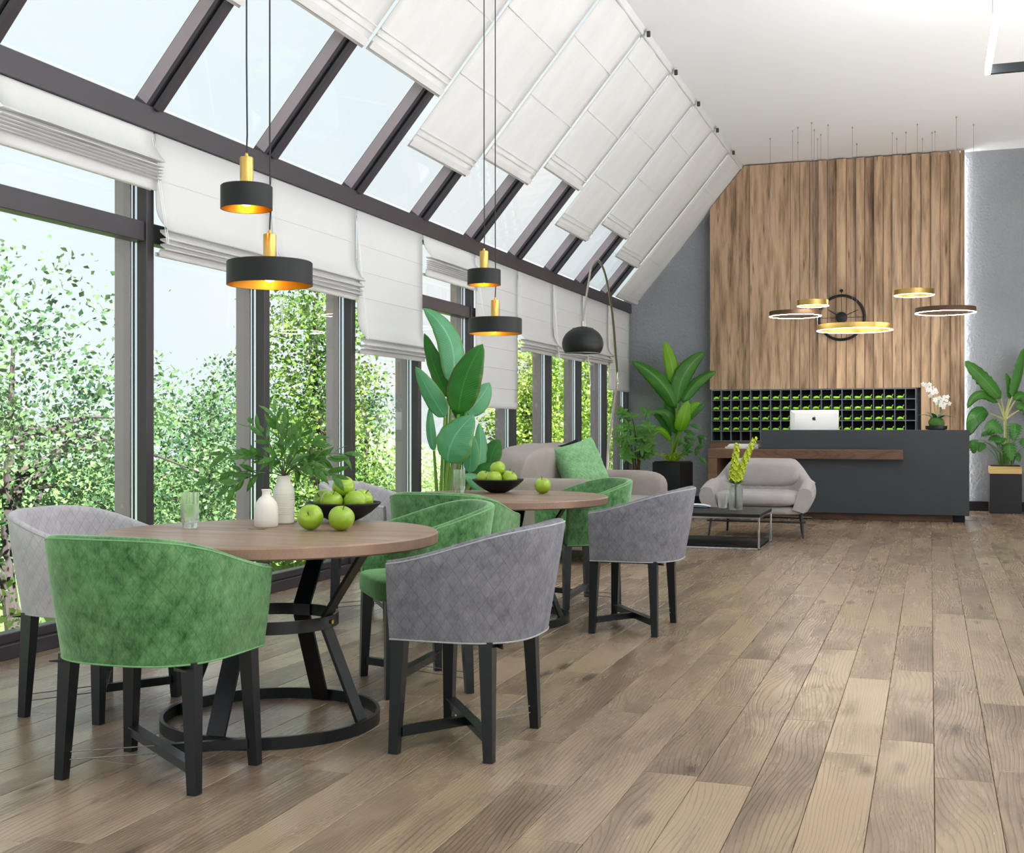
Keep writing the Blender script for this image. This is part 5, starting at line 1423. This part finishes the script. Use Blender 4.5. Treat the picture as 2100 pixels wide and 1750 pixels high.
for px_, py_, dd, sz, dr, up_ in ((2024, 866, -.25, .26, (0.7, -0.4, -0.5), (-0.1, -1, 0.5)), (2082, 868, -.2, .24, (-0.1, -0.3, -0.9), (0.2, -1, 0.3)), (2068, 908, -.28, .25, (0.1, -0.3, -0.8), (0.0, -1, 0.3)),
                               (1996, 902, -.12, .19, (0.0, -0.2, -0.9), (-0.4, -0.8, 0.3)), (2012, 890, -.15, .18, (0.8, -0.3, 0.1), (0, -0.6, 0.8)), (2030, 896, -.2, .19, (0.6, -0.5, -0.2), (0, -0.7, 0.7)),
                               (2096, 900, -.2, .2, (0.5, -0.3, -0.6), (0.2, -1, 0.4)), (2040, 908, -.1, .16, (0.7, 0, 0.3), (0, -0.7, 0.6)), (2084, 930, -.25, .13, (0.2, -0.4, -0.6), (0, -1, 0.5)), (2016, 908, -.1, .15, (-0.3, -0.4, -0.7), (0, -1, 0.4)), (2072, 895, -.1, .15, (0.5, -0.4, 0.3), (0, -0.8, 0.6))):
    q = atd(px_, py_, d + dd) - RP
    put_leaf(ml, r, q, dr, sz, up=up_)
    root = Vector((rg.uniform(-.1, .1), rg.uniform(-.12, .02), 0.645)); mid = Vector((root.x + 0.35 * (q.x - root.x), root.y + 0.35 * (q.y - root.y), q.z * 1.02))
    MB().tube([bez(root, mid, q, t) for t in (0, .25, .5, .75, 1)], [0.008, 0.007, 0.006, 0.005, 0.004], 6).build('stalk', M['greenstem'], r, smooth=True)
gl = unit_leaf('leaf', M['mons'], 0.08, 0.25, 0.3, (0.5, 0.5))
for k in range(18):
    a = rg.uniform(0, 2 * pi); put_leaf(gl, r, (0.10 * cos(a), 0.10 * sin(a) - 0.04, 0.645), (cos(a) * 0.5, sin(a) * 0.25 - 0.15, 1.0), rg.uniform(0.2, 0.38))

# ================================================================== OUTSIDE: lawn, trees, shrubs
GZ = -3.2
struct(MB().box(-90, -5.2, -25, 130, GZ - 0.2, GZ).build('ground', M['lawn']))
def leaf_cloud(blobs, size, rgx, clump=0.24, per=46):
    V = []; Fc = []
    for (c, rad, nc) in blobs:
        for _ in range(nc):
            u = Vector((rgx.gauss(0, 1), rgx.gauss(0, 1), rgx.gauss(0, 1))).normalized() * (rgx.random() ** 0.42)
            cc_ = Vector((c[0] + u.x * rad[0], c[1] + u.y * rad[1], c[2] + u.z * rad[2]))
            for _ in range(per):
                p_ = cc_ + Vector((rgx.gauss(0, clump), rgx.gauss(0, clump), rgx.gauss(0, clump * 0.75)))
                if p_.z < GZ + 0.05: continue
                s_ = size * rgx.uniform(0.6, 1.25)
                a = Vector((rgx.gauss(0, 1), rgx.gauss(0, 1), rgx.gauss(0, 0.7))).normalized(); b = a.cross(Vector((rgx.gauss(0, 1), rgx.gauss(0, 1), rgx.gauss(0, 1)))).normalized()
                k = len(V); h_ = a.cross(b) * (s_ * 0.12)
                V += [p_ - a * s_ * 0.5, p_ - b * s_ * 0.34 + h_, p_ + a * s_ * 0.5, p_ + b * s_ * 0.34 + h_]
                Fc += [(k, k + 1, k + 2), (k, k + 2, k + 3)]
    return V, Fc
def tree(name, label, base, blobs, mat, size, seed, trunk=0.12, cat='tree', clump=0.24, per=46, group='trees outside the windows'):
    rgx = random.Random(seed); base = Vector((base[0], base[1], GZ))
    r = thing(name, label, cat, base, 0, group)
    V, Fc = leaf_cloud([((c[0] - base.x, c[1] - base.y, c[2] - base.z), rd, n_) for c, rd, n_ in blobs], size, rgx, clump, per)
    V = [(v.x, v.y, v.z) if v.z > GZ - base.z + 0.02 else (v.x, v.y, 0.03) for v in V]
    m = MB(); m.v = V; m.f = Fc
    o = m.build('foliage', mat, r, smooth='all', fix=False); o['kind'] = 'stuff'
    if trunk:
        c0 = Vector(blobs[0][0]) - base
        top = Vector((c0.x * 0.9, c0.y * 0.9, c0.z + blobs[0][1][2] * 0.5))
        path = [Vector((0, 0, 0.0))] + [Vector((top.x * t + 0.06 * sin(7 * t + seed), top.y * t + 0.06 * cos(6 * t), top.z * t)) for t in (0.25, 0.5, 0.75, 1.0)]
        tk_ = MB().tube(path, [trunk, trunk * 0.8, trunk * 0.62, trunk * 0.4, trunk * 0.15], 9).build('trunk', M['bark'], r, smooth=True)
        for k in range(11):
            c, rd, n_ = rgx.choice(blobs); t = rgx.uniform(0.35, 0.85); st = path[0].lerp(path[-1], t)
            en = Vector(c) - base + Vector((rgx.uniform(-.8, .8) * rd[0], rgx.uniform(-.8, .8) * rd[1], rgx.uniform(-.2, .85) * rd[2]))
            MB().tube([st, st.lerp(en, 0.5) + Vector((0, 0, 0.15)), en], [trunk * 0.32, trunk * 0.2, 0.008], 6).build('branch', M['bark'], tk_, smooth=True)
    return r
tree('leafy_tree', 'large blue-green leafy tree filling the window behind the pale grey chair', (-10.3, 11.6), [((-10.3, 11.3, 1.0), (1.5, 1.9, 2.2), 120), ((-10.2, 13.6, 0.4), (1.3, 1.5, 1.5), 70), ((-10.3, 9.6, 1.6), (1.3, 1.2, 1.3), 60)], M['crownA'], 0.085, 1, 0.14, per=70)
tree('leafy_tree', 'loose green tree behind the glass of water and the window post', (-13.9, 21.3), [((-13.9, 20.9, 0.85), (1.5, 1.6, 1.7), 84), ((-13.9, 22.8, 0.0), (1.5, 1.5, 2.0), 78), ((-13.7, 19.1, -0.5), (1.2, 1.3, 1.3), 54)], M['crownA'], 0.10, 2, 0.13, per=64)
tree('leafy_tree', 'tall green tree standing behind the leafy vase outside the glass', (-9.6, 17.6), [((-9.6, 17.5, 2.4), (0.9, 1.0, 1.9), 84), ((-9.5, 17.9, 0.6), (0.9, 1.0, 1.7), 76), ((-9.4, 17.2, -0.7), (0.9, 1.1, 1.0), 50)], M['crownB'], 0.085, 3, 0.11, per=70)
tree('leafy_tree', 'slim green tree showing its few twigs beside the window post near the broad-leaved plant', (-11.3, 22.85), [((-11.3, 22.95, 1.7), (0.55, 0.55, 0.95), 16), ((-11.3, 23.05, 0.0), (0.45, 0.5, 0.85), 12)], M['crownA'], 0.10, 4, 0.06, per=60)
tree('leafy_tree', 'bright yellow-green tree behind the sofa outside the farther windows', (-8.6, 25.8), [((-8.6, 25.6, 1.0), (1.0, 1.2, 2.0), 110), ((-8.6, 28.0, 1.4), (1.0, 1.4, 2.2), 120)], M['crownC'], 0.11, 5, 0.12, per=60)
tree('leafy_tree', 'bright yellow-green tree outside the window next to the grey wall', (-8.9, 33.0), [((-8.9, 32.6, 1.8), (1.1, 2.0, 2.6), 150), ((-9.0, 36.0, 1.2), (1.1, 1.6, 2.2), 90)], M['crownC'], 0.12, 6, 0.12, per=56)
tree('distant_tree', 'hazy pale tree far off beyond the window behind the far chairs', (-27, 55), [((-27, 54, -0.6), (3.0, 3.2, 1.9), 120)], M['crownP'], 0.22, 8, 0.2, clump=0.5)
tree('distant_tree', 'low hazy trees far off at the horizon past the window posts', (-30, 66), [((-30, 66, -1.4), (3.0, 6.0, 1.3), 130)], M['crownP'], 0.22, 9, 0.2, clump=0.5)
for i, (x, y, z, a) in enumerate(((-6.9, 7.1, -0.6, 'A'), (-6.9, 9.5, -0.5, 'B'), (-6.9, 11.9, -0.5, 'B'), (-7.0, 14.3, -0.6, 'B'), (-7.0, 16.7, -0.5, 'C'))):
    tree('garden_shrub', ['low green shrub below the window beside the pale grey chair', 'rounded green shrub outside below the large blue-green tree', 'dense green shrub outside behind the glass of water', 'dense green shrub outside behind the fallen leaf and short vase', 'yellow-green shrub outside under the tall green tree'][i], (x, y), [((x, y, z - 0.8), (0.75, 0.95, 1.35), 84)], M['crown' + a] if a != 'A' else M['crownC'], 0.085, 20 + i, 0.0, 'shrub', per=70, group='shrubs outside the windows')
